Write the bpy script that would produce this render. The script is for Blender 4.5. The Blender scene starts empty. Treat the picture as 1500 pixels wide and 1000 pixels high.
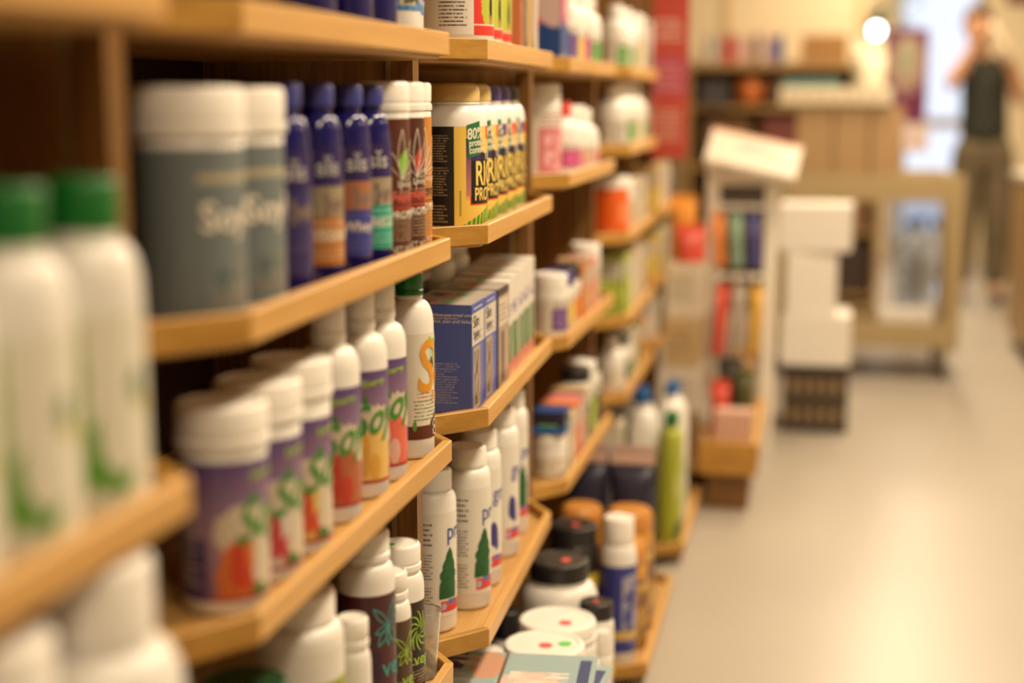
import bpy, bmesh, math, random
from mathutils import Vector, Matrix
R = math.radians
random.seed(7)

# ------------------------------------------------------------------ camera, world, light, exposure
F_PX, CAM_H = 2200.0, 1.24
TH = math.atan(358 / F_PX)
PSI = math.atan(440 / F_PX * math.cos(TH))
sc = bpy.context.scene
COL = sc.collection
cd = bpy.data.cameras.new('camera'); cam = bpy.data.objects.new('camera', cd); COL.objects.link(cam)
cam.location = (0, 0, CAM_H)
cam.rotation_euler = (math.pi / 2 - TH, 0, PSI)
cd.sensor_width = 36.0; cd.lens = F_PX / 1500 * 36
cd.clip_start = 0.02; cd.clip_end = 60
cd.dof.use_dof = True; cd.dof.focus_distance = 2.09; cd.dof.aperture_fstop = 1.45
sc.camera = cam

world = bpy.data.worlds.new('World'); sc.world = world; world.use_nodes = True
bg = world.node_tree.nodes['Background']
bg.inputs[0].default_value = (0.88, 0.91, 1.0, 1); bg.inputs[1].default_value = 1.2

sc.view_settings.view_transform = 'Standard'; sc.view_settings.look = 'None'
sc.view_settings.gamma = 1.0; sc.view_settings.use_curve_mapping = False
sc.view_settings.exposure = 0.1

CEIL = 2.75
def ceiling_lamp_light(x, y, w, l, power, col=(1.0, 0.80, 0.55)):
    ld = bpy.data.lights.new('tube_light', 'AREA'); ld.shape = 'RECTANGLE'
    ld.size = w; ld.size_y = l; ld.energy = power; ld.color = col
    o = bpy.data.objects.new('tube_light', ld); COL.objects.link(o)
    o.location = (x, y, CEIL - 0.075)
    return o
LAMPS = [(0.60, 0.0, 27), (0.60, 2.1, 54), (0.60, 4.2, 54), (0.60, 6.3, 50), (0.60, 8.4, 50), (0.60, 10.5, 50),
         (2.6, 3.0, 14), (2.6, 7.4, 20)]
for (lx, ly, lp) in LAMPS:
    ceiling_lamp_light(lx, ly, 0.30, 1.2, lp)

# ------------------------------------------------------------------ helpers
def lin(c):
    return tuple(((v / 255.0) / 12.92 if v / 255.0 <= 0.04045 else ((v / 255.0 + 0.055) / 1.055) ** 2.4) for v in c)
def c4(c): return (c[0], c[1], c[2], 1.0)
MATS = {}
def mat(name, col, rough=0.5, spec=0.5, var=0.06, scale=30.0, metallic=0.0, trans=0.0, alpha=1.0, emit=None, emit_s=1.0, coat=0.0):
    """plain procedural material: colour with a faint noise variation and fine relief"""
    if name in MATS: return MATS[name]
    m = bpy.data.materials.new(name); m.use_nodes = True
    nt = m.node_tree; b = nt.nodes['Principled BSDF']
    tc = nt.nodes.new('ShaderNodeTexCoord'); nz = nt.nodes.new('ShaderNodeTexNoise')
    nz.inputs['Scale'].default_value = scale; nz.inputs['Detail'].default_value = 3
    nt.links.new(tc.outputs['Object'], nz.inputs['Vector'])
    mx = nt.nodes.new('ShaderNodeMix'); mx.data_type = 'RGBA'
    mx.inputs[6].default_value = c4([v * (1 - var) for v in col]); mx.inputs[7].default_value = c4([min(1, v * (1 + var)) for v in col])
    nt.links.new(nz.outputs['Fac'], mx.inputs[0]); nt.links.new(mx.outputs[2], b.inputs['Base Color'])
    b.inputs['Roughness'].default_value = rough; b.inputs['Metallic'].default_value = metallic
    b.inputs['Specular IOR Level'].default_value = spec
    b.inputs['Transmission Weight'].default_value = trans; b.inputs['Alpha'].default_value = alpha
    b.inputs['Coat Weight'].default_value = coat
    if emit:
        b.inputs['Emission Color'].default_value = c4(emit); b.inputs['Emission Strength'].default_value = emit_s
    MATS[name] = m; return m

def wood_mat(name, light, dark, sx=1.6, sy=34.0, rough=0.42):
    """grain runs along the object's own X axis"""
    m = bpy.data.materials.new(name); m.use_nodes = True
    nt = m.node_tree; b = nt.nodes['Principled BSDF']
    tc = nt.nodes.new('ShaderNodeTexCoord'); mp = nt.nodes.new('ShaderNodeMapping')
    mp.inputs['Scale'].default_value = (sx, sy, sy)
    info = nt.nodes.new('ShaderNodeObjectInfo')
    ad = nt.nodes.new('ShaderNodeVectorMath'); ad.operation = 'ADD'
    cm = nt.nodes.new('ShaderNodeCombineXYZ')
    ml = nt.nodes.new('ShaderNodeMath'); ml.operation = 'MULTIPLY'; ml.inputs[1].default_value = 37.0
    nt.links.new(info.outputs['Random'], ml.inputs[0])
    for k in range(3): nt.links.new(ml.outputs[0], cm.inputs[k])
    nt.links.new(tc.outputs['Object'], mp.inputs[0]); nt.links.new(mp.outputs[0], ad.inputs[0]); nt.links.new(cm.outputs[0], ad.inputs[1])
    n1 = nt.nodes.new('ShaderNodeTexNoise'); n1.inputs['Scale'].default_value = 1.6; n1.inputs['Detail'].default_value = 5; n1.inputs['Distortion'].default_value = 0.6
    n2 = nt.nodes.new('ShaderNodeTexNoise'); n2.inputs['Scale'].default_value = 9.0; n2.inputs['Detail'].default_value = 4
    nt.links.new(ad.outputs[0], n1.inputs['Vector']); nt.links.new(ad.outputs[0], n2.inputs['Vector'])
    mm = nt.nodes.new('ShaderNodeMath'); mm.operation = 'MULTIPLY_ADD'; mm.inputs[1].default_value = 0.35
    nt.links.new(n2.outputs['Fac'], mm.inputs[0]); nt.links.new(n1.outputs['Fac'], mm.inputs[2])
    rp = nt.nodes.new('ShaderNodeValToRGB')
    rp.color_ramp.elements[0].position = 0.42; rp.color_ramp.elements[0].color = c4(dark)
    rp.color_ramp.elements[1].position = 0.86; rp.color_ramp.elements[1].color = c4(light)
    nt.links.new(mm.outputs[0], rp.inputs[0]); nt.links.new(rp.outputs[0], b.inputs['Base Color'])
    b.inputs['Roughness'].default_value = rough
    bp = nt.nodes.new('ShaderNodeBump'); bp.inputs['Strength'].default_value = 0.12; bp.inputs['Distance'].default_value = 0.002
    nt.links.new(mm.outputs[0], bp.inputs['Height']); nt.links.new(bp.outputs[0], b.inputs['Normal'])
    MATS[name] = m; return m

class NT:
    """tiny node writer used by the printed labels"""
    def __init__(s, nt): s.nt = nt
    def m(s, op, a, b=None, c=None):
        n = s.nt.nodes.new('ShaderNodeMath'); n.operation = op
        for i, v in enumerate((a, b, c)):
            if v is None: continue
            if isinstance(v, (int, float)): n.inputs[i].default_value = v
            else: s.nt.links.new(v, n.inputs[i])
        return n.outputs[0]
    def band(s, x, lo, hi):
        return s.m('MULTIPLY', s.m('GREATER_THAN', x, lo), s.m('LESS_THAN', x, hi))
    def noise(s, vec, scale, detail=2):
        n = s.nt.nodes.new('ShaderNodeTexNoise'); n.inputs['Scale'].default_value = scale; n.inputs['Detail'].default_value = detail
        s.nt.links.new(vec, n.inputs['Vector']); return n.outputs['Fac']
    def comb(s, x, y, z=0.0):
        n = s.nt.nodes.new('ShaderNodeCombineXYZ')
        for i, v in enumerate((x, y, z)):
            if isinstance(v, (int, float)): n.inputs[i].default_value = v
            else: s.nt.links.new(v, n.inputs[i])
        return n.outputs[0]
    def mix(s, fac, a, b):
        n = s.nt.nodes.new('ShaderNodeMix'); n.data_type = 'RGBA'
        for i, v in ((0, fac), (6, a), (7, b)):
            if isinstance(v, (int, float)): n.inputs[i].default_value = v
            elif isinstance(v, tuple): n.inputs[i].default_value = c4(v)
            else: s.nt.links.new(v, n.inputs[i])
        return n.outputs[2]

def print_mat(name, base, layers, rough=0.38, deg=True):
    """flat print on a label: UV u runs round the jar (given in degrees, 0 = front), v runs up 0..1"""
    if name in MATS: return MATS[name]
    m = bpy.data.materials.new(name); m.use_nodes = True
    nt = m.node_tree; b = nt.nodes['Principled BSDF']; t = NT(nt)
    uv = nt.nodes.new('ShaderNodeUVMap'); uv.uv_map = 'UVMap'
    sp = nt.nodes.new('ShaderNodeSeparateXYZ'); nt.links.new(uv.outputs[0], sp.inputs[0])
    u, v = sp.outputs[0], sp.outputs[1]
    U = (lambda a: (a + 180.0) / 360.0) if deg else (lambda a: a)
    W = (lambda a: a / 360.0) if deg else (lambda a: a)
    if isinstance(base[0], tuple):
        col = t.mix(v, base[0], base[1])
    else:
        col = t.mix(0.0, base, base)
    for L in layers:
        k = L[0]
        if k == 'rect':
            _, u0, u1, v0, v1, c = L
            msk = t.m('MULTIPLY', t.band(u, U(u0), U(u1)), t.band(v, v0, v1))
        elif k == 'grad':
            _, u0, u1, v0, v1, ca, cb = L
            msk = t.m('MULTIPLY', t.band(u, U(u0), U(u1)), t.band(v, v0, v1))
            f = t.m('DIVIDE', t.m('SUBTRACT', v, v0), (v1 - v0))
            col = t.mix(msk, col, t.mix(f, ca, cb)); continue
        elif k == 'ell':
            _, cu, cv, ru, rv, c = L[:6]
            nzs = t.noise(t.comb(t.m('MULTIPLY', u, 3.0), v, cu * 0.01 + cv), 9.0)
            du = t.m('DIVIDE', t.m('SUBTRACT', u, U(cu)), W(ru)); dv = t.m('DIVIDE', t.m('SUBTRACT', v, cv), rv)
            d = t.m('ADD', t.m('MULTIPLY', du, du), t.m('MULTIPLY', dv, dv))
            d = t.m('ADD', d, t.m('MULTIPLY', t.m('SUBTRACT', nzs, 0.5), 1.2))
            msk = t.m('LESS_THAN', d, 1.0)
        elif k == 'lines':
            _, u0, u1, v0, v1, n, c = L
            vv = t.m('MULTIPLY', t.m('DIVIDE', t.m('SUBTRACT', v, v0), (v1 - v0)), n)
            row = t.m('FLOOR', vv); fr = t.m('FRACT', vv)
            msk = t.m('MULTIPLY', t.band(u, U(u0), U(u1)), t.band(v, v0, v1))
            msk = t.m('MULTIPLY', msk, t.band(fr, 0.28, 0.72))
            g = t.noise(t.comb(t.m('MULTIPLY', u, 160.0 if deg else 50.0), t.m('MULTIPLY', row, 7.31), 0.0), 1.0, 1)
            msk = t.m('MULTIPLY', msk, t.m('GREATER_THAN', g, 0.42))
            # ragged right end of each row
            h = t.noise(t.comb(0.0, t.m('MULTIPLY', row, 3.77), 5.0), 1.0, 0)
            end = t.m('MULTIPLY_ADD', h, (U(u1) - U(u0)) * 1.0, U(u0) + (U(u1) - U(u0)) * 0.42)
            msk = t.m('MULTIPLY', msk, t.m('LESS_THAN', u, end))
        elif k == 'rays':
            _, u0, u1, v0, v1, slope, freq, c = L
            w = t.m('ADD', t.m('MULTIPLY', u, freq), t.m('MULTIPLY', v, slope))
            msk = t.m('MULTIPLY', t.band(u, U(u0), U(u1)), t.band(v, v0, v1))
            # triangle: rises to the right
            lim = t.m('MULTIPLY_ADD', t.m('SUBTRACT', u, U(u0)), (v1 - v0) / (U(u1) - U(u0)), v0)
            msk = t.m('MULTIPLY', msk, t.m('LESS_THAN', v, lim))
            msk = t.m('MULTIPLY', msk, t.m('LESS_THAN', t.m('FRACT', w), 0.72))
        elif k == 'mottle':
            _, u0, u1, v0, v1, scl, c = L
            g = t.noise(t.comb(t.m('MULTIPLY', u, 3.0), v, 1.7), scl, 3)
            msk = t.m('MULTIPLY', t.m('MULTIPLY', t.band(u, U(u0), U(u1)), t.band(v, v0, v1)), t.m('GREATER_THAN', g, 0.53))
        col = t.mix(msk, col, c)
    nt.links.new(col, b.inputs['Base Color']); b.inputs['Roughness'].default_value = rough
    MATS[name] = m; return m

def link(o, parent=None):
    COL.objects.link(o)
    if parent is not None: o.parent = parent
    return o
def tag(o, label=None, cat=None, group=None, kind=None):
    if label: o['label'] = label
    if cat: o['category'] = cat
    if group: o['group'] = group
    if kind: o['kind'] = kind
    return o
def empty(name, loc, rz=0.0):
    o = bpy.data.objects.new(name, None); o.empty_display_size = 0.05
    o.location = loc; o.rotation_euler = (0, 0, rz); COL.objects.link(o); return o
def from_bm(name, bm, m, parent=None, loc=(0, 0, 0), rot=(0, 0, 0), smooth=False):
    me = bpy.data.meshes.new(name); bm.normal_update(); bm.to_mesh(me); bm.free()
    if smooth:
        for p in me.polygons: p.use_smooth = True
    me.materials.append(m)
    o = bpy.data.objects.new(name, me); o.location = loc; o.rotation_euler = rot
    return link(o, parent)
def inst(name, me, parent=None, loc=(0, 0, 0), rot=(0, 0, 0), m=None):
    o = bpy.data.objects.new(name, me); o.location = loc; o.rotation_euler = rot
    link(o, parent)
    if m is not None:
        if not me.materials: me.materials.append(m)
        elif me.materials[0] != m:
            o.material_slots[0].link = 'OBJECT'; o.material_slots[0].material = m
    return o
def add_box(bm, x0, x1, y0, y1, z0, z1, bev=0.0):
    vs = [bm.verts.new(p) for p in ((x0, y0, z0), (x1, y0, z0), (x1, y1, z0), (x0, y1, z0), (x0, y0, z1), (x1, y0, z1), (x1, y1, z1), (x0, y1, z1))]
    fs = [bm.faces.new([vs[i] for i in f]) for f in ((0, 3, 2, 1), (4, 5, 6, 7), (0, 1, 5, 4), (1, 2, 6, 5), (2, 3, 7, 6), (3, 0, 4, 7))]
    if bev > 0:
        es = list({e for f in fs for e in f.edges})
        bmesh.ops.bevel(bm, geom=es, offset=bev, segments=2, affect='EDGES', profile=0.5)
    return bm
def box(name, m, x0, x1, y0, y1, z0, z1, bev=0.0, parent=None, loc=(0, 0, 0), rot=(0, 0, 0)):
    return from_bm(name, add_box(bmesh.new(), x0, x1, y0, y1, z0, z1, bev), m, parent, loc, rot)
def prism(bm, pts, z0, z1):
    lo = [bm.verts.new((p[0], p[1], z0)) for p in pts]; hi = [bm.verts.new((p[0], p[1], z1)) for p in pts]
    n = len(pts)
    bm.faces.new(list(reversed(lo))); bm.faces.new(hi)
    for i in range(n): bm.faces.new((lo[i], lo[(i + 1) % n], hi[(i + 1) % n], hi[i]))
    bmesh.ops.recalc_face_normals(bm, faces=bm.faces[:]); return bm
def tube(bm, pts, r, seg=8):
    rings = []
    pts = [Vector(p) for p in pts]
    for i, p in enumerate(pts):
        d = (pts[min(i + 1, len(pts) - 1)] - pts[max(i - 1, 0)]).normalized()
        a = d.orthogonal().normalized(); b = d.cross(a)
        rr = r[i] if isinstance(r, (list, tuple)) else r
        rings.append([bm.verts.new(p + (a * math.cos(2 * math.pi * k / seg) + b * math.sin(2 * math.pi * k / seg)) * rr) for k in range(seg)])
    for i in range(len(rings) - 1):
        A, B = rings[i], rings[i + 1]
        # align ring start
        off = min(range(seg), key=lambda o: (A[0].co - B[o].co).length)
        B = B[off:] + B[:off]
        if (A[1].co - B[1].co).length > (A[1].co - B[-1].co).length: B = [B[0]] + B[:0:-1]
        rings[i + 1] = B
        for k in range(seg): bm.faces.new((A[k], A[(k + 1) % seg], B[(k + 1) % seg], B[k]))
    bm.faces.new(rings[0]); bm.faces.new(rings[-1])
    bmesh.ops.recalc_face_normals(bm, faces=bm.faces[:]); return bm

LATHE = {}
def lathe_mesh(prof, seg=32):
    key = (tuple((round(a, 5), round(b, 5)) for a, b in prof), seg)
    if key in LATHE: return LATHE[key]
    bm = bmesh.new(); rings = []
    for (r, z) in prof:
        if r < 1e-6: rings.append([bm.verts.new((0, 0, z))])
        else: rings.append([bm.verts.new((r * math.cos(2 * math.pi * k / seg), r * math.sin(2 * math.pi * k / seg), z)) for k in range(seg)])
    for A, B in zip(rings, rings[1:]):
        for k in range(seg):
            k2 = (k + 1) % seg
            if len(A) == 1 and len(B) == 1: continue
            if len(A) == 1: bm.faces.new((A[0], B[k2], B[k]))
            elif len(B) == 1: bm.faces.new((A[k], A[k2], B[0]))
            else: bm.faces.new((A[k], A[k2], B[k2], B[k]))
    me = bpy.data.meshes.new('lathe'); bm.normal_update(); bm.to_mesh(me); bm.free()
    for p in me.polygons: p.use_smooth = True
    try: me.set_sharp_from_angle(angle=R(38))
    except Exception: pass
    LATHE[key] = me; return me
SLEEVE = {}
def sleeve_mesh(r, z0, z1, a0=-180.0, a1=180.0, seg=40):
    key = (round(r, 5), round(z0, 5), round(z1, 5), a0, a1, seg)
    if key in SLEEVE: return SLEEVE[key]
    n = max(4, int(seg * (a1 - a0) / 360)); bm = bmesh.new(); lo = []; hi = []
    for i in range(n + 1):
        a = R(a0 + (a1 - a0) * i / n)
        lo.append(bm.verts.new((r * math.cos(a), r * math.sin(a), z0))); hi.append(bm.verts.new((r * math.cos(a), r * math.sin(a), z1)))
    uvl = bm.loops.layers.uv.new('UVMap')
    for i in range(n):
        f = bm.faces.new((lo[i], lo[i + 1], hi[i + 1], hi[i])); f.smooth = True
        ua = (a0 + (a1 - a0) * i / n + 180) / 360; ub = (a0 + (a1 - a0) * (i + 1) / n + 180) / 360
        for l, q in zip(f.loops, ((ua, 0), (ub, 0), (ub, 1), (ua, 1))): l[uvl].uv = q
    me = bpy.data.meshes.new('sleeve'); bm.to_mesh(me); bm.free(); SLEEVE[key] = me; return me
TXT = {}
def text_mesh(s, size, r=None, squeeze=1.0, bold=0.0, lean=0.0, wave=0.0):
    """lettering as a thin mesh; when r is given it is wrapped on a cylinder of that radius, starting at angle 0, in -> right-hand direction"""
    key = (s, round(size, 5), None if r is None else round(r, 5), squeeze, bold, lean, wave)
    if key in TXT: return TXT[key]
    cu = bpy.data.curves.new('text', 'FONT'); cu.body = s; cu.size = size; cu.offset = bold * size; cu.shear = lean
    cu.resolution_u = 3
    to = bpy.data.objects.new('text', cu); me = bpy.data.meshes.new_from_object(to)
    bpy.data.objects.remove(to); bpy.data.curves.remove(cu)
    bm = bmesh.new(); bm.from_mesh(me); bpy.data.meshes.remove(me)
    for v in bm.verts: v.co.x *= squeeze
    if r is not None and bm.verts:
        x1 = max(v.co.x for v in bm.verts); x = 0.0
        while x < x1:
            x += r * 0.16
            bmesh.ops.bisect_plane(bm, geom=bm.verts[:] + bm.edges[:] + bm.faces[:], plane_co=(x, 0, 0), plane_no=(1, 0, 0))
        for v in bm.verts:
            a = v.co.x / r; z = v.co.y + wave * v.co.x
            v.co = (r * math.cos(a), r * math.sin(a), z)
    else:
        for v in bm.verts: v.co = (0.0, v.co.x, v.co.y + wave * v.co.x)
    me = bpy.data.meshes.new('lettering'); bm.to_mesh(me); bm.free(); TXT[key] = me; return me

WHITE = mat('white_plastic', (0.80, 0.78, 0.74), rough=0.33, var=0.02)
CREAM = mat('cream_plastic', (0.70, 0.64, 0.52), rough=0.45, var=0.03)
LID = mat('white_lid', (0.82, 0.79, 0.74), rough=0.36, var=0.02)
BLACK = mat('black_plastic', (0.018, 0.016, 0.016), rough=0.35)
GOLD = mat('gold_lid', (0.62, 0.45, 0.17), rough=0.30, spec=0.6)
OCHRE = mat('ochre_lid', (0.55, 0.24, 0.05), rough=0.35)
GREEN = mat('green_cap', (0.004, 0.13, 0.018), rough=0.35)
NAVY = mat('navy_cap', (0.030, 0.035, 0.22), rough=0.4)
COBALT = mat('cobalt_plastic', (0.008, 0.008, 0.12), rough=0.12, coat=0.3)
PURPLE = mat('purple_lid', (0.06, 0.03, 0.20), rough=0.35)
RED = mat('red_print', (0.62, 0.04, 0.03), rough=0.5)
ORANGE = mat('orange_plastic', (0.80, 0.13, 0.015), rough=0.4)
TEAL = mat('teal_print', (0.06, 0.32, 0.30), rough=0.5)
BLUEC = mat('blue_cap', (0.01, 0.10, 0.32), rough=0.4)
STICK_R = mat('red_sticker', (0.80, 0.10, 0.08), rough=0.6)
STICK_G = mat('green_sticker', (0.10, 0.60, 0.12), rough=0.6)
SILVER = mat('silver_print', (0.55, 0.55, 0.58), rough=0.35, metallic=0.3)
PALE = mat('pale_print', (0.78, 0.72, 0.62), rough=0.5)
INK = mat('black_ink', (0.02, 0.018, 0.016), rough=0.6)
YELLOWT = mat('yellow_print', (0.85, 0.62, 0.16), rough=0.5)
GREENT = mat('green_print', (0.05, 0.24, 0.03), rough=0.5)
LIMET = mat('lime_print', (0.35, 0.55, 0.06), rough=0.5)
ORANGET = mat('orange_print', (0.70, 0.30, 0.02), rough=0.5)
BLUET = mat('blue_print', (0.05, 0.07, 0.36), rough=0.5)
OAK = wood_mat('oak_lip', (0.64, 0.37, 0.115), (0.52, 0.275, 0.070))
OAKD = wood_mat('oak_end_grain', (0.50, 0.265, 0.050), (0.34, 0.165, 0.022), sx=6.0, sy=22.0)
BOARD = wood_mat('oak_board', (0.58, 0.34, 0.12), (0.44, 0.23, 0.065))
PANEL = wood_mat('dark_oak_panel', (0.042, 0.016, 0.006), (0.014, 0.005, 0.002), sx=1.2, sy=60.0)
UPR = wood_mat('oak_upright', (0.24, 0.115, 0.030), (0.13, 0.055, 0.012), sx=1.2, sy=55.0)
BRASS = mat('brass_strip', (0.45, 0.36, 0.18), rough=0.35, metallic=0.7)

# ------------------------------------------------------------------ the room
FLOORM = None
def floor_material():
    m = bpy.data.materials.new('floor_vinyl'); m.use_nodes = True
    nt = m.node_tree; b = nt.nodes['Principled BSDF']; t = NT(nt)
    tc = nt.nodes.new('ShaderNodeTexCoord')
    a = t.noise(tc.outputs['Object'], 1.1, 4); g = t.noise(tc.outputs['Object'], 160.0, 2)
    col = t.mix(a, (0.35, 0.31, 0.26), (0.44, 0.395, 0.335))
    col = t.mix(t.m('MULTIPLY', t.m('GREATER_THAN', g, 0.60), 0.35), col, (0.36, 0.30, 0.23))
    nt.links.new(col, b.inputs['Base Color']); b.inputs['Roughness'].default_value = 0.36
    return m
FLOORM = floor_material()
WALLM = mat('cream_wall_paint', (0.74, 0.62, 0.42), rough=0.8, var=0.05, scale=3)
CEILM = mat('ceiling_paint', (0.74, 0.70, 0.62), rough=0.9, var=0.03, scale=5)
DARKW = mat('dark_far_wall', (0.22, 0.12, 0.05), rough=0.7, var=0.2, scale=4)
def struct(o): o['kind'] = 'structure'; return o
YB = 12.0
struct(box('floor', FLOORM, -3.2, 4.2, -3.0, YB + 0.1, -0.1, 0.0))
struct(box('ceiling', CEILM, -3.2, 4.2, -3.0, YB + 0.1, CEIL, CEIL + 0.1))
struct(box('wall_left', WALLM, -3.3, -3.2, -3.0, YB + 0.1, 0, CEIL))
struct(box('wall_right', WALLM, 4.2, 4.3, -3.0, YB + 0.1, 0, CEIL))
struct(box('wall_rear', WALLM, -3.2, 4.2, -3.1, -3.0, 0, CEIL))
# end wall with a glazed shop door
DX0, DX1, DZ = 0.60, 1.26, 2.15
struct(box('wall_back', WALLM, -3.2, DX0, YB, YB + 0.1, 0, CEIL))
struct(box('wall_back_beside_door', WALLM, DX1, 4.2, YB, YB + 0.1, 0, CEIL))
struct(box('wall_back_over_door', WALLM, DX0, DX1, YB, YB + 0.1, DZ, CEIL))
FRM = mat('grey_door_frame', (0.35, 0.33, 0.32), rough=0.4)
GLASS = mat('door_glass', (0.92, 0.95, 1.0), rough=0.02, trans=1.0, var=0.0)
dr = struct(empty('door_1', (DX0, YB, 0))); dw = DX1 - DX0
for (a, b_, c, d) in ((0, 0.06, 0, DZ), (dw - 0.06, dw, 0, DZ)):
    box('door_stile', FRM, a, b_, 0.02, 0.07, c, d, parent=dr)
for (c, d) in ((0, 0.16), (1.0, 1.08), (DZ - 0.08, DZ)):
    box('door_rail', FRM, 0.06, dw - 0.06, 0.02, 0.07, c, d, parent=dr)
for (c, d) in ((0.16, 1.0), (1.08, DZ - 0.08)):
    box('door_pane', GLASS, 0.06, dw - 0.06, 0.04, 0.048, c, d, parent=dr)
struct(box('ground_outside', mat('pavement', (0.42, 0.42, 0.44), rough=0.9, var=0.2, scale=3), -6, 8, YB + 0.1, YB + 14, -0.12, -0.02))
# partition with cream panels behind the bookcase
PY = 9.30
struct(box('wall_partition', WALLM, -3.2, 0.30, PY, PY + 0.12, 0, CEIL))
TRIMM = mat('tan_trim', (0.60, 0.42, 0.20), rough=0.5)
for n, x in enumerate((-0.52, 0.26)):
    struct(box('trim_%d' % (n + 1), TRIMM, x - 0.02, x + 0.02, PY - 0.012, PY, 1.6, CEIL))

# ceiling lamps (fixtures of the area lights)
LAMPB = mat('lamp_housing', (0.75, 0.74, 0.72), rough=0.5)
DIFF = mat('lamp_diffuser', (0.9, 0.85, 0.75), rough=0.6, emit=(1.0, 0.84, 0.58), emit_s=2.0)
for n, (lx, ly, lp) in enumerate(LAMPS):
    t = empty('ceiling_lamp', (lx, ly, CEIL - .001))
    tag(t, 'long fluorescent ceiling lamp over the %s, %s' % (('aisle floor', ('nearest', 'second nearest', 'third nearest', 'third from the door', 'second from the door', 'closest to the door')[n]) if n < 6 else ('next aisle', ('nearer one', 'farther one')[n - 6])), 'ceiling lamp', 'fluorescent ceiling lamps')
    box('housing', LAMPB, -0.17, 0.17, -0.64, 0.64, -0.05, -0.001, parent=t)
    box('diffuser', DIFF, -0.15, 0.15, -0.6, 0.6, -0.07, -0.0505, parent=t)

# ------------------------------------------------------------------ shelving bays
K = 0.87                                    # design units -> metres, about the eye
def W(x, y, z): return (x * K, y * K, CAM_H + (z - CAM_H) * K)
XUP = -0.61                                 # front of the uprights
XBK = -0.97
LIPS = {0: ((-.535, .37), (-.505, 1.145)), 1: ((-.535, 1.385), (-.525, 2.185)), 2: ((-.52, 2.43), (-.54, 3.18)),
        3: ((-.54, 3.42), (-.535, 4.19)), 4: ((-.52, 4.435), (-.52, 5.205)), 5: ((-.52, 5.45), (-.52, 6.2))}
YU = {0: .25, 1: 1.265, 2: 2.312, 3: 3.31, 4: 4.32, 5: 5.33, 6: 6.33}
SHELF = {0: {'top': 1.300, 'upper': .895, 'mid': .56, 'low': .30},
         1: {'top': 1.300, 'upper': .999, 'mid': .689, 'low': .332},
         2: {'top': 1.300, 'upper': .999, 'mid': .689, 'low': .300},
         3: {'top': 1.297, 'upper': 1.035, 'mid': .66, 'low': .313},
         4: {'top': 1.297, 'upper': 1.072, 'mid': .812, 'low': .563, 'foot': .33},
         5: {'top': 1.297, 'upper': 1.072, 'mid': .812, 'low': .563, 'foot': .33}}
BAYNAME = {0: 'nearest', 1: 'second', 2: 'third', 3: 'fourth', 4: 'fifth', 5: 'farthest'}
BAYLAB = {0: 'nearest oak shelving bay, the one with the green-capped bottles',
          1: 'second oak shelving bay, holding the cobalt bottles and purple-labelled jars',
          2: 'third oak shelving bay, with the yellow tubs and blue cartons',
          3: 'fourth oak shelving bay, behind the yellow tubs',
          4: 'fifth oak shelving bay, holding the orange tub',
          5: 'farthest oak shelving bay, beside the white display rack'}
LT, LH, BT = 0.014, 0.033, 0.018            # lip thickness, lip height, board thickness (design units)
def board_top(b, s): return SHELF[b][s] + 0.013 + 0.001

def offset_line(p, q, t):
    d = Vector((q[0] - p[0], q[1] - p[1])).normalized(); n = Vector((-d.y, d.x))   # left of travel
    return (Vector(p) + n * t, d)
def isect(a, b):
    (p, d), (q, e) = a, b
    den = d.x * e.y - d.y * e.x
    s = ((q.x - p.x) * e.y - (q.y - p.y) * e.x) / den
    return p + d * s
def wood_piece(name, m, poly, z0, z1, parent, origin, axis_pts):
    """prism from a plan polygon (metres), stored with its own X axis along axis_pts"""
    A, B = Vector(axis_pts[0]), Vector(axis_pts[1]); d = (B - A).normalized(); n = Vector((-d.y, d.x))
    bm = bmesh.new()
    pts = [((Vector(p) - A).dot(d), (Vector(p) - A).dot(n)) for p in poly]
    prism(bm, pts, 0, z1 - z0)
    bmesh.ops.bevel(bm, geom=bm.edges[:], offset=0.0012, segments=1, affect='EDGES')
    return from_bm(name, bm, m, parent, (A.x - origin[0], A.y - origin[1], z0 - origin[2]), (0, 0, math.atan2(d.y, d.x)))

BAYS = {}
def make_tray(bay, org, zb, front_n, front_f, y0, y1, xup, xb, lipw, name='shelf_board'):
    """octagonal tray: board, front lip and two slanting end lips; everything in metres"""
    P = [(xup, y0), front_n, front_f, (xup, y1)]           # outer outline, anticlockwise seen from above -> interior is on the left
    L = [offset_line(P[i], P[i + 1], lipw) for i in range(3)]
    b0 = isect(L[0], (Vector((xup, 0)), Vector((0, 1)))); b3 = isect(L[2], (Vector((xup, 0)), Vector((0, 1))))
    c1 = isect(L[0], L[1]); c2 = isect(L[1], L[2])
    tp = 0.013 * K
    bd = wood_piece(name, BOARD, [(xb, y0), b0, c1, c2, b3, (xb, y1)], zb + tp - BT * K, zb + tp, bay, org, ((xb, y0), (xb, y1)))
    o2 = (org[0] + bd.location.x, org[1] + bd.location.y, org[2] + bd.location.z)
    def sub(nm, m, poly, ax):
        o = wood_piece(nm, m, poly, zb, zb + LH * K, None, (0, 0, 0), ax)
        o.parent = bay; bpy.context.view_layer.update()
        M = Matrix.Translation(Vector(o.location)) @ Matrix.Rotation(o.rotation_euler.z, 4, 'Z')
        B = Matrix.Translation(Vector(o2)) @ Matrix.Rotation(bd.rotation_euler.z, 4, 'Z')
        o.parent = bd; Lm = B.inverted() @ M
        o.location = Lm.to_translation(); o.rotation_euler = Lm.to_euler()
    sub('front_lip', OAK, [P[1], P[2], c2, c1], (P[1], P[2]))
    sub('end_lip', OAKD, [P[0], P[1], c1, b0], (P[0], P[1]))
    sub('end_lip', OAKD, [P[2], P[3], b3, c2], (P[2], P[3]))
    return bd
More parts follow.
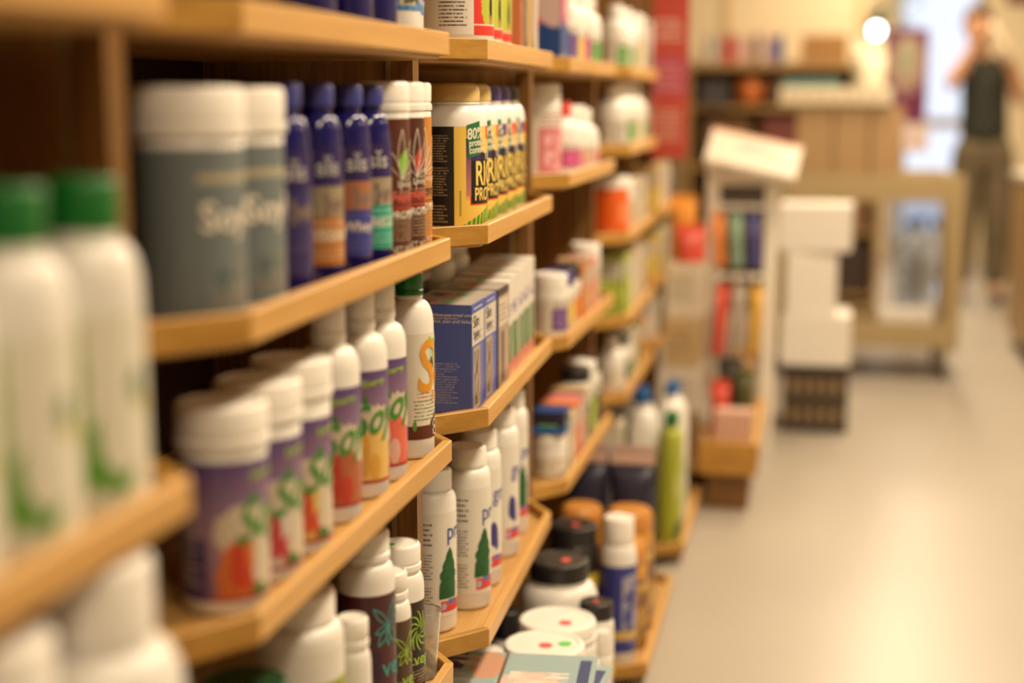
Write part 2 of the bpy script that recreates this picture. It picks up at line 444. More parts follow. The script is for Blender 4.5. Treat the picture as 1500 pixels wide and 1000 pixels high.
for b in range(6):
    org = (XUP * K, YU[b] * K, 0.0)
    bay = empty('shelving_bay', org); BAYS[b] = bay
    tag(bay, BAYLAB[b], 'shelving', 'oak shelving bays along the aisle')
    ht = 0.018 * K
    y0, y1 = (YU[b] + .018) * K, (YU[b + 1] - .018) * K
    for u_ in ([b, b + 1] if b == 5 else [b]):                 # vertical panels: own X axis points up so that the grain runs upward
        yc = YU[u_] * K
        bm = add_box(bmesh.new(), 0, 1.72, XUP * K, XBK * K, -ht, ht)
        for v in bm.verts: v.co = (v.co.x, v.co.z, v.co.y) if False else (v.co.x, -v.co.y, v.co.z)
        bmesh.ops.recalc_face_normals(bm, faces=bm.faces[:])
        # local x = up, local y = -worldX, local z = worldY
        o = from_bm('upright', bm, UPR, bay)
        o.matrix_local = Matrix(((0, -1, 0, -org[0]), (0, 0, 1, yc - org[1]), (1, 0, 0, 0), (0, 0, 0, 1)))
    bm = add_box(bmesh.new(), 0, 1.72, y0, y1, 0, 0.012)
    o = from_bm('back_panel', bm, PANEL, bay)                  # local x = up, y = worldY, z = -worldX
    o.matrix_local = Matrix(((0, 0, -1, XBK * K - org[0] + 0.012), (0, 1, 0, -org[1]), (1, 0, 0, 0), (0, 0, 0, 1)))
    box('shelf_standard', BRASS, 0, 0.003, -0.003, 0.003, 0.1, 1.68, parent=bay, loc=(XBK * K + 0.012 - org[0], (y0 + y1) / 2 - org[1] - .12, 0))
    box('shelf_standard', BRASS, -0.003, 0.003, -0.0025, 0.0, 0.1, 1.68, parent=bay, loc=(-0.034, y1 - org[1] - 0.0005, 0))
    (nx, ny), (fx, fy) = LIPS[b]
    for s, zb in SHELF[b].items():
        ex = {(0, 'mid'): 0.055, (0, 'upper'): 0.006}.get((b, s), 0.0)          # the nearest bay's middle shelf is deeper
        make_tray(bay, org, CAM_H + (zb - CAM_H) * K, ((nx + ex) * K, ny * K), ((fx + ex) * K, fy * K), y0, y1, XUP * K, XBK * K + 0.014, LT * K)
    # deep base tray standing on a kick board
    xl = -0.305 if b < 4 else -0.30
    make_tray(bay, org, 0.032, (xl, ny * K + 0.045), (xl, fy * K - 0.03), y0, y1, XUP * K, XBK * K + 0.014, 0.014, 'base_board')
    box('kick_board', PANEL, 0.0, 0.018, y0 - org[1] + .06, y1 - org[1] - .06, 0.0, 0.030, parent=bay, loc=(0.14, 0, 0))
BASEZ = 0.032 + 0.013 * K + 0.0008

# ------------------------------------------------------------------ products
def lip_x(b, y):
    (x0, y0), (x1, y1) = LIPS[b]; return x0 + (x1 - x0) * (y - y0) / (y1 - y0)

def profile(r, h, capr, caph, sh, neck=None, foot=0.006, ribs=False):
    """body outline of a jar or bottle (metres): straight wall, rounded shoulder of height sh, neck up to the cap"""
    neck = neck or capr * 0.93
    zc = h - caph; zs = zc - sh
    p = [(0, 0.0015), (r * .80, 0.0015), (r * .88, 0), (r * .96, foot * .35), (r, foot)]
    p += [(r, foot + (zs - foot) * .5), (r, zs)]
    if sh > 0.004:
        for i in range(1, 7):
            a = math.pi / 2 * i / 6
            p.append((neck + (r - neck) * math.cos(a), zs + (sh * .82) * math.sin(a)))
        p += [(neck, zs + sh * .86), (neck * 1.05, zs + sh * .88), (neck * 1.05, zs + sh * .95), (neck, zs + sh * .97)]
    else:
        p += [(r * .985, zs + .001), (neck, zs + 0.0015)]
    p += [(neck, zc + caph * .3), (0, zc + caph * .3)]
    return p
def cap_profile(capr, z0, z1, kind='flat'):
    e = min(0.004, (z1 - z0) * .2)
    if kind == 'band':                      # lid with a tamper band below
        zb = z0 + (z1 - z0) * .30
        return [(capr * .95, z0), (capr * 1.02, z0), (capr * 1.03, z0 + .003), (capr * 1.02, zb - .003), (capr * .97, zb - .002), (capr * .97, zb),
                (capr, zb + .001), (capr, z1 - e), (capr - e * .4, z1 - e * .3), (capr - e, z1), (capr * .86, z1), (capr * .84, z1 - .0015), (0, z1 - .0015)]
    if kind == 'dome':
        return [(capr * .95, z0), (capr, z0), (capr, z0 + (z1 - z0) * .5), (capr * .95, z0 + (z1 - z0) * .85), (capr * .82, z1), (0, z1)]
    return [(capr * .93, z0), (capr, z0), (capr, z1 - e), (capr - e * .4, z1 - e * .3), (capr - e, z1), (capr * .88, z1), (capr * .86, z1 - .001), (0, z1 - .001)]

def ribbed(me_key, capr, z0, z1, seg=36):
    return cap_profile(capr, z0, z1)

def product(name, label, cat, loc, r, h, capr, caph, sh, body=WHITE, cap=LID, lab=None, rz=0.0, texts=(), sticker=None, capkind='flat', neck=None, group=None, seg=36, extra=None):
    """lab = (z0, z1, material[, a0, a1]); texts = [(string, size, angle, z, material, {options})], all in metres; angle 0 looks at the aisle"""
    t = empty(name, loc, rz); tag(t, label, cat, group)
    inst('body', lathe_mesh(profile(r, h, capr, caph, sh, neck), seg), t, m=body)
    if cap is not None:
        cp = inst('cap', lathe_mesh(cap_profile(capr, h - caph, h, capkind), seg), t, m=cap)
        if sticker is not None:
            for (sx, sy, sm) in sticker:
                inst('price_sticker', lathe_mesh([(0, 0.0), (capr * .17, 0.0), (capr * .17, 0.0006), (0, 0.0006)], 12), cp, (sx * capr, sy * capr, h - .0009), m=sm)
    if lab:
        a0, a1 = (lab[3], lab[4]) if len(lab) > 3 else (-180, 180)
        lo = inst('label', sleeve_mesh(r + 0.0005, lab[0], lab[1], a0, a1), t, m=lab[2])
        for tx in texts:
            op = tx[5] if len(tx) > 5 else {}
            me = text_mesh(tx[0], tx[1], r + 0.0013, **op)
            inst('lettering', me, lo, (0, 0, tx[3]), (0, 0, R(tx[2])), tx[4])
        if extra: extra(lo)
    return t
ORD = 'first second third fourth fifth sixth seventh eighth ninth tenth eleventh twelfth'.split()
def pos(b, s, y, r, inset=0.0):
    """design position behind the lip -> metres"""
    return W(lip_x(b, y) - 0.02 - inset - r, y, board_top(b, s))

def curve_mesh(key, strokes, r, width):
    """printed strokes (lists of (angle deg, z)) as thin ribbons on a cylinder of radius r"""
    if key in TXT: return TXT[key]
    bm = bmesh.new()
    for st in strokes:
        prev = None
        for i, (a, z) in enumerate(st):
            a0, z0 = st[max(i - 1, 0)]; a1, z1 = st[min(i + 1, len(st) - 1)]
            d = Vector((R(a1 - a0) * r, z1 - z0)); d = d.normalized() if d.length > 0 else Vector((1, 0)); n = Vector((-d.y, d.x)) * width * (0.45 + 0.55 * math.sin(math.pi * (i + .5) / len(st)))
            q = [((R(a) * r + s * n.x) / r, z + s * n.y) for s in (-.5, .5)]
            vs = [bm.verts.new((r * math.cos(k), r * math.sin(k), zz)) for k, zz in q]
            if prev: bm.faces.new((prev[0], vs[0], vs[1], prev[1]))
            prev = vs
    bmesh.ops.recalc_face_normals(bm, faces=bm.faces[:])
    me = bpy.data.meshes.new('emblem'); bm.to_mesh(me); bm.free(); TXT[key] = me; return me
def petal(a0, z0, ang, ln, wd, r, n=10):
    """outline of a slim leaf from (a0,z0) leaning by ang"""
    out = []
    for i in range(n + 1):
        t = i / n; w = wd * math.sin(math.pi * t); out.append((t * ln, w))
    for i in range(n, -1, -1):
        t = i / n; w = -wd * math.sin(math.pi * t); out.append((t * ln, w))
    res = []
    for (l, w) in out:
        x = l * math.sin(R(ang)) + w * math.cos(R(ang)); z = l * math.cos(R(ang)) - w * math.sin(R(ang))
        res.append((a0 + math.degrees(x / r), z0 + z))
    return res
k = K
GY = (0.16, 0.185, 0.185)
def rot_front(b): return 0.0
# ---- nearest bay: white bottles with green caps on its upper shelf
L_leaf = print_mat('leaf_swoosh_label', (0.72, 0.70, 0.60), [
    ('ell', -40, .30, 26, .24, (0.10, 0.30, 0.03)), ('ell', -34, .40, 22, .24, (0.72, 0.70, 0.60)),
    ('ell', -12, .62, 10, .10, (0.20, 0.27, 0.16)), ('ell', -70, .55, 4, .40, (0.22, 0.36, 0.08)), ('ell', -66, .17, 7, .10, (0.09, 0.30, 0.02)),
    ('ell', 0, .52, 8, .06, (0.60, 0.50, 0.12))])
for n, y in enumerate((1.095, .985, .877, .77)):
    product('supplement_bottle', ['white bottle with green cap on the nearest shelf, right beside the grey tubs',
            'second white bottle with green cap from the corner of the nearest shelf', 'third white bottle with green cap from the corner of the nearest shelf',
            'fourth white bottle with green cap from the corner of the nearest shelf'][n], 'bottle',
            W(lip_x(0, y) - .0535, y, board_top(0, 'upper')), .0435 * k, .27 * k, .0285 * k, .042 * k, .05 * k, cap=GREEN, lab=(.012 * k, .165 * k, L_leaf), group='green-capped bottles on the nearest shelf')
L_plain = print_mat('plain_cream_label', (0.66, 0.60, 0.48), [('lines', -100, 60, .2, .8, 9, (0.35, 0.28, 0.18))])
for n, (x, y, r_, h_) in enumerate(((-.537, 1.045, .064, .312), (-.545, .90, .064, .30))):
    product('supplement_jar', ['large white jar with wide cap under the nearest shelf', 'white jar cut by the bottom left corner of the photo'][n], 'jar',
            W(x, y, board_top(0, 'mid')), r_ * k, h_ * k, .043 * k, .06 * k, .05 * k, lab=(.02 * k, .16 * k, L_plain), group='jars under the nearest shelf')

# ---- second bay, upper shelf
L_grey = print_mat('grey_blue_label', (0.15, 0.185, 0.20), [
    ('rect', -60, 60, .80, .85, (0.42, 0.38, 0.26)), ('ell', -25, .22, 18, .08, (0.09, 0.13, 0.14)), ('rect', -45, 10, .10, .12, (0.25, 0.16, 0.09)), ('mottle', -50, 30, .14, .34, 9, (0.19, 0.20, 0.19))])
for n, y in enumerate((1.418, 1.530)):
    product('supplement_tub', ['grey-blue labelled tub with white lid, nearest on its shelf', 'grey-blue labelled tub with white lid, squeezed next to the cobalt bottles'][n], 'tub',
            pos(1, 'upper', y, .054), .054 * k, .237 * k, .0565 * k, .047 * k, .003, lab=(.012 * k, .178 * k, L_grey), capkind='band', group='grey-blue tubs',
            texts=[('SoyPro', .040 * k, -58, .098 * k, PALE, {'bold': .02})])
def sis_label(name, mid, low, lowtxt):
    return print_mat(name, (0.02, 0.015, 0.10), [
        ('rect', -180, 180, .0, .42, low), ('rect', -180, 180, .42, .68, mid), ('mottle', -60, 30, .42, .68, 7, (0.20, 0.14, 0.12)),
        ('rect', -180, 180, .68, 1.0, (0.026, 0.014, 0.115)), ('rect', -110, 90, .20, .25, lowtxt), ('lines', -100, 60, .05, .16, 3, lowtxt), ('lines', -100, 60, .27, .40, 2, lowtxt)])
SIS = [('blue_label', (0.03, 0.03, 0.14), (0.03, 0.02, 0.12), (0.06, 0.05, 0.16), 'first cobalt bottle in the row, half hidden by the grey-blue tub', ''),
       ('amber_label', (0.32, 0.27, 0.18), (0.42, 0.15, 0.035), (0.60, 0.40, 0.22), 'cobalt bottle with an orange-brown band on its lower label', 'Women'),
       ('whey_label', (0.36, 0.14, 0.07), (0.035, 0.04, 0.25), (0.08, 0.09, 0.35), 'cobalt bottle with a blue whey label', 'Whey P'),
       ('teal_label', (0.34, 0.29, 0.20), (0.03, 0.33, 0.24), (0.22, 0.52, 0.42), 'cobalt bottle with a teal band, beside the brown canisters', "Men's P")]
for n, (y, sp) in enumerate(zip((1.635, 1.750, 1.865, 1.957), SIS)):
    product('shake_bottle', sp[4], 'bottle', pos(1, 'upper', y, .03, .005), .030 * k, .243 * k, .0205 * k, .027 * k, .052 * k, body=COBALT, cap=NAVY,
            lab=(.026 * k, .166 * k, sis_label(sp[0], sp[1], sp[2], sp[3])), group='cobalt shake bottles', neck=.017 * k,
            texts=[('s\u012ds', .029 * k, -76, .135 * k, SILVER, {'bold': .02, 'squeeze': 1.05}), (sp[5], .018 * k, -86, .058 * k, PALE, {'bold': .01})] if sp[5] else [('s\u012ds', .029 * k, -76, .135 * k, SILVER, {'bold': .02, 'squeeze': 1.05})])
def hemp_label(name, base, line):
    return print_mat(name, base, [('lines', -85, 60, .10, .30, 8, (0.26, 0.19, 0.13)), ('rect', -85, 60, .315, .32, line), ('rect', -85, 60, .375, .38, line), ('lines', -66, 50, .40, .475, 3, (0.28, 0.21, 0.15)), ('lines', -60, 40, .325, .37, 1, line)])
HEMP = [('canister_brown', (0.10, 0.026, 0.014), (0.45, 0.04, 0.02), (0.22, 0.46, 0.03), 'brown canister with a lime leaf emblem, beside the cobalt bottles', STICK_R, 'PROT\u00c9INE DE CHANVRE', 'NET WT./ POIDS'),
        ('canister_chocolate', (0.075, 0.018, 0.012), (0.45, 0.04, 0.02), (0.45, 0.06, 0.03), 'dark brown canister with a red leaf emblem, the middle one of three', STICK_R, 'PROTEIN', 'NET WT. / POIDS'),
        ('canister_amber', (0.55, 0.22, 0.03), (0.25, 0.06, 0.02), (0.55, 0.30, 0.10), 'amber canister at the shelf corner, before the yellow tubs', INK, 'PROT\u00c9INE', 'NET WT')]
LEAFP = [petal(-34, .115 * k, a, l, w, .036 * k) for a, l, w in ((-28, .055 * k, .0055 * k), (2, .068 * k, .006 * k), (26, .060 * k, .0055 * k), (50, .044 * k, .005 * k), (74, .030 * k, .004 * k))] + [[(-36, .098 * k), (-35, .106 * k), (-33.5, .116 * k)]]
for n, (y, ins, sp) in enumerate(zip((2.031, 2.109, 2.186), (0, 0, .010), HEMP)):
    m_ = hemp_label(sp[0], sp[1], sp[2])
    blob = mat('leaf_core_%d' % n, sp[3], rough=.5)
    def leaf(lo, blob=blob):
        if 'leafcore' not in TXT:
            bm = bmesh.new(); r_ = .0372 * k; prev = None
            for i in range(9):
                t_ = i / 8; w = 15 * math.sin(math.pi * (.06 + .9 * t_)); cc = -30 + 10 * t_
                row = [bm.verts.new((r_ * math.cos(R(cc + q * w)), r_ * math.sin(R(cc + q * w)), (.120 + .036 * t_) * k)) for q in (-1, 0, 1)]
                if prev:
                    for jj in range(2): bm.faces.new((prev[jj], prev[jj + 1], row[jj + 1], row[jj]))
                prev = row
            me = bpy.data.meshes.new('emblem'); bm.to_mesh(me); bm.free(); TXT['leafcore'] = me
        inst('emblem_core', TXT['leafcore'], lo, m=blob)
        inst('leaf_emblem', curve_mesh('leafline', LEAFP, .0376 * k, .0010), lo, m=PALE)
    product('protein_canister', sp[4], 'canister', pos(1, 'upper', y, .036, ins), .036 * k, .248 * k, .0365 * k, .040 * k, .003, lab=(.010 * k, .198 * k, m_), capkind='band', group='leaf-emblem canisters',
            texts=[('Living Harvest', .0135 * k, -44, .104 * k, PALE, {}), ('Hemp', .024 * k, -62, .083 * k, sp[5], {'lean': .35, 'squeeze': .9}), (sp[6], .0145 * k, -62, .0610 * k, PALE, {'bold': .01}), (sp[7], .013 * k, -62, .0135 * k, PALE, {'squeeze': .8})], extra=leaf)

# ---- third bay, upper shelf: yellow tubs
def rr_label(name, top, corner, bot):
    return print_mat(name, (0.80, 0.55, 0.10), [
        ('rect', -180, -72, .0, 1.0, (0.012, 0.010, 0.009)), ('lines', -135, -78, .64, .92, 11, (0.30, 0.22, 0.13)), ('lines', -135, -78, .30, .60, 11, (0.30, 0.22, 0.13)), ('lines', -135, -78, .03, .22, 6, (0.30, 0.22, 0.13)),
        ('rect', 72, 180, .0, 1.0, (0.012, 0.010, 0.009)), ('lines', 78, 140, .1, .9, 28, (0.30, 0.22, 0.13)),
        ('rect', -64, -61, .10, .36, (0.35, 0.30, 0.03)),
        ('grad', -53, 53, .26, .88, (0.72, 0.42, 0.12), (0.05, 0.02, 0.16)), ('rect', -24, 72, .86, 1.0, top), ('rect', -8, 40, .80, 1.0, corner),
        ('rect', -46, 60, .205, .66, (0.70, 0.05, 0.02)), ('rect', -44, 60, .22, .86, (0.012, 0.010, 0.009)), ('grad', -53, -44, .30, .86, (0.50, 0.20, 0.16), (0.05, 0.02, 0.16)),
        ('rect', -44, -24, .66, .86, (0.05, 0.02, 0.16)), ('ell', -6, .80, 17, .075, (0.82, 0.52, 0.10)),
        ('rays', -62, 14, .0, .24, -3.0, 42.0, bot)])
RRS = [('front', (0.80, 0.55, 0.10), (0.75, 0.10, 0.05), (0.05, 0.28, 0.02), GOLD, 'yellow labelled protein tub with gold lid, nearest of the row'),
       ('second', (0.80, 0.55, 0.10), (0.75, 0.10, 0.05), (0.05, 0.28, 0.02), GOLD, 'yellow labelled protein tub with gold lid, second of the row'),
       ('third', (0.05, 0.03, 0.20), (0.65, 0.30, 0.20), (0.03, 0.22, 0.04), PURPLE, 'yellow labelled protein tub with purple lid, third of the row'),
       ('fourth', (0.75, 0.10, 0.05), (0.75, 0.10, 0.05), (0.03, 0.22, 0.04), PURPLE, 'yellow labelled protein tub with purple lid, fourth of the row'),
       ('fifth', (0.05, 0.03, 0.20), (0.75, 0.10, 0.05), (0.03, 0.22, 0.05), BLACK, 'yellow labelled protein tub with dark lid, last of the row')]
BANNER = mat('green_banner', (0.02, 0.16, 0.05), rough=.5)
def banner(lo):
    key = 'banner'
    if key not in TXT:
        bm = bmesh.new(); r_ = .0625 * k + .0012; uo = []; dn = []
        for i in range(9):
            a = -52 + 25 * i / 8; z = .128 * k + i * .0008; uo.append(bm.verts.new((r_ * math.cos(R(a)), r_ * math.sin(R(a)), z + .052 * k))); dn.append(bm.verts.new((r_ * math.cos(R(a + 3)), r_ * math.sin(R(a + 3)), z - .004 * k)))
        for i in range(8): bm.faces.new((dn[i], dn[i + 1], uo[i + 1], uo[i]))
        me = bpy.data.meshes.new('banner'); bm.to_mesh(me); bm.free(); TXT[key] = me
    inst('banner', TXT[key], lo, m=BANNER)
for n, (y, ins, sp) in enumerate(zip((2.544, 2.671, 2.798, 2.925, 3.052), (.004, .008, .012, .016, .020), RRS)):
    product('protein_tub', sp[5], 'tub', pos(2, 'upper', y, .0625, ins), .0625 * k, .250 * k, .050 * k, .030 * k, .040 * k, cap=sp[4], capkind='dome',
            lab=(.010 * k, .178 * k, rr_label('rice_' + sp[0], sp[1], sp[2], sp[3])), group='yellow protein tubs', neck=.0475 * k,
            texts=[('RICE', .058 * k, -37, .0790 * k, YELLOWT, {'squeeze': .62, 'bold': .016}), ('PROTEIN', .031 * k, -38, .0530 * k, YELLOWT, {'squeeze': .66, 'bold': .016}), ('100%', .020 * k, -13, .122 * k, PALE, {'squeeze': .7}),
                   ('80%', .026 * k, -51, .156 * k, PALE, {'squeeze': .78, 'bold': .02, 'wave': .10}), ('protein', .0165 * k, -48, .144 * k, PALE, {'squeeze': .75, 'bold': .02, 'wave': .10}), ('content', .0165 * k, -47.5, .132 * k, PALE, {'squeeze': .75, 'bold': .02, 'wave': .10})], extra=banner)

# ---- second bay, middle shelf: purple labels
def soy_label(name, fruit, fruit2, cu, off=12, wid=38, cream=(0.60, 0.52, 0.40)):
    Ls = [('grad', -180, 180, .45, 1.0, (0.34, 0.22, 0.30), (0.10, 0.055, 0.20)), ('grad', -180, 180, .0, .45, (0.22, 0.11, 0.20), (0.34, 0.22, 0.30)),
        ('ell', cu + off + 8, .50, wid + 8, .20, cream), ('ell', cu + off, .16, wid, .30, fruit), ('ell', cu + off - 8, .26, 11, .19, fruit2), ('ell', cu + off + 14, .14, 14, .12, fruit2)]
    if off < 20: Ls += [('ell', cu + 46, .22, 22, .24, cream), ('ell', cu + 34, .06, 12, .05, (0.04, 0.20, 0.05))]
    Ls += [('ell', cu + 30, .74, 7, .04, (0.05, 0.18, 0.04)), ('lines', cu + 8, cu + 70, .78, .88, 3, (0.22, 0.10, 0.16)), ('rect', -180, 180, 0, .03, (0.40, 0.06, 0.05)), ('rect', -180, cu - 36, .0, .45, (0.075, 0.045, 0.15)), ('lines', -178, cu - 40, .10, .80, 12, (0.45, 0.40, 0.34))]
    return print_mat(name, (0.11, 0.060, 0.21), Ls)
def soy_texts(cu, z0, z1, sz):
    h_ = z1 - z0
    return [('Soy', sz * k, cu, z0 + h_ * .40, GREENT, {'lean': .3, 'bold': .018, 'wave': .22, 'squeeze': .82}), ('Energy', .013 * k, cu + 24, z0 + h_ * .86, LIMET, {'bold': .02, 'wave': .12})]
FR = [((0.62, 0.16, 0.04), (0.55, 0.05, 0.02), 'peach', 'white-lidded purple soy tub with a peach picture, nearest on its shelf'),
      ((0.62, 0.58, 0.52), (0.50, 0.05, 0.06), 'cream', 'white-lidded purple soy tub, second from the near end of the shelf'),
      ((0.66, 0.45, 0.12), (0.60, 0.08, 0.03), 'vanilla', 'white-lidded purple soy tub with a yellow picture, next to the soy bottles')]
for n, (y, sp, h_) in enumerate(zip((1.462, 1.566, 1.670), FR, (.222, .227, .233))):
    product('supplement_tub', sp[3], 'tub', pos(1, 'mid', y, .047), .047 * k, h_ * k, .049 * k, .045 * k, .003, capkind='band', lab=(.016 * k, .165 * k, soy_label('soy_' + sp[2], sp[0], sp[1], -56)), texts=soy_texts(-56, .016 * k, .165 * k, .062), group='purple soy tubs')
FR = [((0.42, 0.12, 0.05), (0.50, 0.05, 0.03), 'chocolate', 'shouldered white bottle with purple soy label and brown-red fruit'),
      ((0.72, 0.48, 0.14), (0.66, 0.36, 0.06), 'banana', 'white bottle with a purple soy label and yellow fruit'),
      ((0.70, 0.14, 0.09), (0.66, 0.40, 0.32), 'strawberry', 'white bottle with a purple soy label and strawberry-red picture')]
for n, (y, sp, r_, h_) in enumerate(zip((1.804, 1.927, 2.020), FR, (.040, .039, .038), (.285, .282, .283))):
    product('supplement_bottle', sp[3], 'bottle', pos(1, 'mid', y, r_, .005), r_ * k, h_ * k, .0225 * k, .052 * k, .038 * k, capkind='band', lab=(.022 * k, .176 * k, soy_label('soyb_' + sp[2], sp[0], sp[1], -92, 36, 62)), texts=soy_texts(-92, .022 * k, .176 * k, .060), group='purple soy bottles')
L_so = print_mat('cream_soy_label', (0.70, 0.66, 0.54), [
    ('rect', -180, 180, 0, .13, (0.11, 0.022, 0.012)), ('ell', 12, .10, 34, .14, (0.11, 0.022, 0.012)), ('lines', -66, 30, .17, .38, 6, (0.20, 0.22, 0.10)), ('lines', -58, -10, .385, .45, 2, (0.50, 0.17, 0.05)),
    ('ell', -10, .78, 14, .11, (0.45, 0.55, 0.50)), ('ell', -12, .70, 9, .07, (0.06, 0.08, 0.05)), ('ell', -2, .80, 8, .08, (0.42, 0.46, 0.05)), ('ell', -64, .13, 5, .05, (0.10, 0.30, 0.05))])
product('supplement_bottle', 'cream-labelled bottle with green cap and large orange lettering, at the shelf corner', 'bottle', pos(1, 'mid', 2.160, .037, .002), .037 * k, .280 * k, .0215 * k, .034 * k, .045 * k, cap=GREEN, capkind='band', lab=(.030 * k, .190 * k, L_so),
        texts=[('So', .112 * k, -60, .103 * k, ORANGET, {'bold': .012, 'squeeze': .72, 'lean': .1}), ('y', .112 * k, 46, .103 * k, ORANGET, {'bold': .012, 'squeeze': .72}), ('Protein', .030 * k, -16, .083 * k, ORANGET, {'squeeze': .7}), ('Chocolate', .017 * k, -14, .046 * k, PALE, {}), ('Chocolat', .017 * k, -14, .034 * k, PALE, {}), ('Energy', .0125 * k, -26, .176 * k, LIMET, {'bold': .02})])

# ---- cartons
def carton(name, label, loc, dx, dy, h, body, front=None, side=None, top=None, group=None, texts=(), stickers=(), rz=0.0, cat='box', bev=.001):
    """loc = middle of the base; dx = depth, dy = width along the aisle"""
    t = empty(name, loc, rz); tag(t, label, cat, group)
    box('carton', body, -dx / 2, dx / 2, -dy / 2, dy / 2, 0, h, bev, parent=t)
    def quad(nm, pts, m):
        bm = bmesh.new(); uvl = bm.loops.layers.uv.new('UVMap'); f = bm.faces.new([bm.verts.new(p) for p in pts])
        for l, q in zip(f.loops, ((0, 0), (1, 0), (1, 1), (0, 1))): l[uvl].uv = q
        return from_bm(nm, bm, m, t)
    e = .0004; g = .001
    out = {}
    if front: out['f'] = quad('front_print', ((dx / 2 + e, -dy / 2 + g, g), (dx / 2 + e, dy / 2 - g, g), (dx / 2 + e, dy / 2 - g, h - g), (dx / 2 + e, -dy / 2 + g, h - g)), front)
    if side: out['s'] = quad('side_print', ((-dx / 2 + g, -dy / 2 - e, g), (dx / 2 - g, -dy / 2 - e, g), (dx / 2 - g, -dy / 2 - e, h - g), (-dx / 2 + g, -dy / 2 - e, h - g)), side)
    if top: out['t'] = quad('top_print', ((-dx / 2 + g, -dy / 2 + g, h + e), (dx / 2 - g, -dy / 2 + g, h + e), (dx / 2 - g, dy / 2 - g, h + e), (-dx / 2 + g, dy / 2 - g, h + e)), top)
    for (s_, size, face, a, z, m, op) in texts:
        me = text_mesh(s_, size, None, **op)
        if face == 'f': inst('lettering', me, out.get('f', t), (dx / 2 + .0009, a, z), m=m)
        else: inst('lettering', me, out.get('s', t), (a, -dy / 2 - .0009, z), (0, 0, -math.pi / 2), m)
    for (sx, sy, w_, l_, m) in stickers:
        box('price_sticker', m, sx - w_ / 2, sx + w_ / 2, sy - l_ / 2, sy + l_ / 2, h + .0005, h + .001, parent=t)
    return t
BLUEBOX = mat('blue_carton', (0.085, 0.125, 0.42), rough=.45)
TOPG = mat('grey_carton_top', (0.42, 0.38, 0.32), rough=.55)
P_BS = print_mat('blue_side', (0.085, 0.125, 0.42), [('lines', .20, .86, .865, .925, 2, (0.45, 0.38, 0.40)), ('lines', .04, .85, .08, .47, 16, (0.30, 0.30, 0.45)), ('lines', .04, .50, .50, .56, 3, (0.30, 0.30, 0.45))], deg=False)
P_BF = print_mat('blue_front', (0.075, 0.105, 0.42), [('rect', .0, .93, .62, .92, (0.62, 0.58, 0.50)), ('lines', .15, .80, .65, .74, 3, (0.12, 0.14, 0.25)), ('lines', .15, .85, .94, .98, 1, (0.5, 0.5, 0.6)), ('rect', .10, .62, .02, .60, (0.42, 0.34, 0.26)), ('rect', .16, .50, .05, .56, (0.09, 0.055, 0.04)), ('mottle', .16, .50, .05, .56, 6, (0.50, 0.42, 0.32)), ('rect', .68, .80, .04, .60, (0.16, 0.20, 0.50))], deg=False)
P_TOP = print_mat('carton_top', (0.44, 0.40, 0.34), [('rect', .1, .3, .2, .5, (0.10, 0.10, 0.14))], deg=False)
zc = board_top(2, 'mid')
for n, y in enumerate((2.515, 2.628)):
    carton('supplement_carton', ['blue carton with cream title panel, nearest on its shelf beside the green-capped bottle', 'blue carton with cream title panel, second on its shelf'][n], W(-.615 - .002 * n, y, zc), .118 * k, .104 * k, (.188 - .002 * n) * k, BLUEBOX, P_BF, P_BS, P_TOP, 'blue cartons',
           texts=[('Have you tried every', .0088 * k, 's', -.010 * k, .168 * k, PALE, {'lean': .3}), ('diet, plan and failed?', .0088 * k, 's', -.010 * k, .157 * k, PALE, {'lean': .3}), ('Slim', .030 * k, 'f', -.042 * k, .147 * k, INK, {'squeeze': .9}), ('Styles', .022 * k, 'f', -.042 * k, .128 * k, INK, {'squeeze': .9})],
           stickers=[(.012 * k, -.02 * k, .018 * k, .014 * k, STICK_G), (-.022 * k, -.01 * k, .02 * k, .012 * k, STICK_R), (-.026 * k, -.032 * k, .016 * k, .012 * k, NAVY)])
DARKBOX = mat('dark_carton', (0.05, 0.045, 0.05), rough=.45)
P_TF = print_mat('tan_front', (0.40, 0.31, 0.24), [('rect', 0, 1, .93, 1, (0.05, 0.04, 0.04)), ('rect', .06, .90, .62, .90, (0.62, 0.56, 0.48)), ('lines', .1, .8, .66, .86, 4, (0.3, 0.24, 0.2)), ('rect', .25, .55, .04, .56, (0.16, 0.11, 0.09)), ('rect', .70, .82, .03, .58, (0.5, 0.36, 0.30))], deg=False)
carton('supplement_carton', 'tan and black carton between the blue cartons and the white ones', W(-.616, 2.74, zc), .118 * k, .10 * k, .186 * k, DARKBOX, P_TF, None, P_TOP, stickers=[(.0, 0, .02 * k, .014 * k, STICK_R)])
WBOX = mat('white_carton', (0.70, 0.66, 0.60), rough=.5)
P_GF = print_mat('white_green_front', (0.70, 0.66, 0.60), [('rect', .1, .9, .04, .52, (0.05, 0.17, 0.06)), ('mottle', .1, .9, .04, .52, 5, (0.22, 0.30, 0.16)), ('rect', 0, 1, .0, .12, (0.62, 0.08, 0.06)), ('mottle', 0, 1, .0, .12, 9, (0.75, 0.5, 0.4)), ('lines', .1, .9, .60, .76, 3, (0.25, 0.22, 0.40))], deg=False)
for n in range(5):
    carton('supplement_carton', 'white carton with green and red lower print, %s of five in a row' % ORD[n], W(-.620 - .003 * n, 2.834 + .076 * n, zc), .11 * k, .068 * k, (.187 + .003 * n) * k, WBOX, P_GF, None, None, 'white and green cartons',
           texts=[('plus', .020 * k, 'f', -.028 * k, .125 * k, BLUET, {'lean': .2})], stickers=[(.0, 0, .02 * k, .014 * k, STICK_R if n % 2 else STICK_G)], rz=R((2.0, -1.5, 1.5, -2.0, 1.0)[n]))
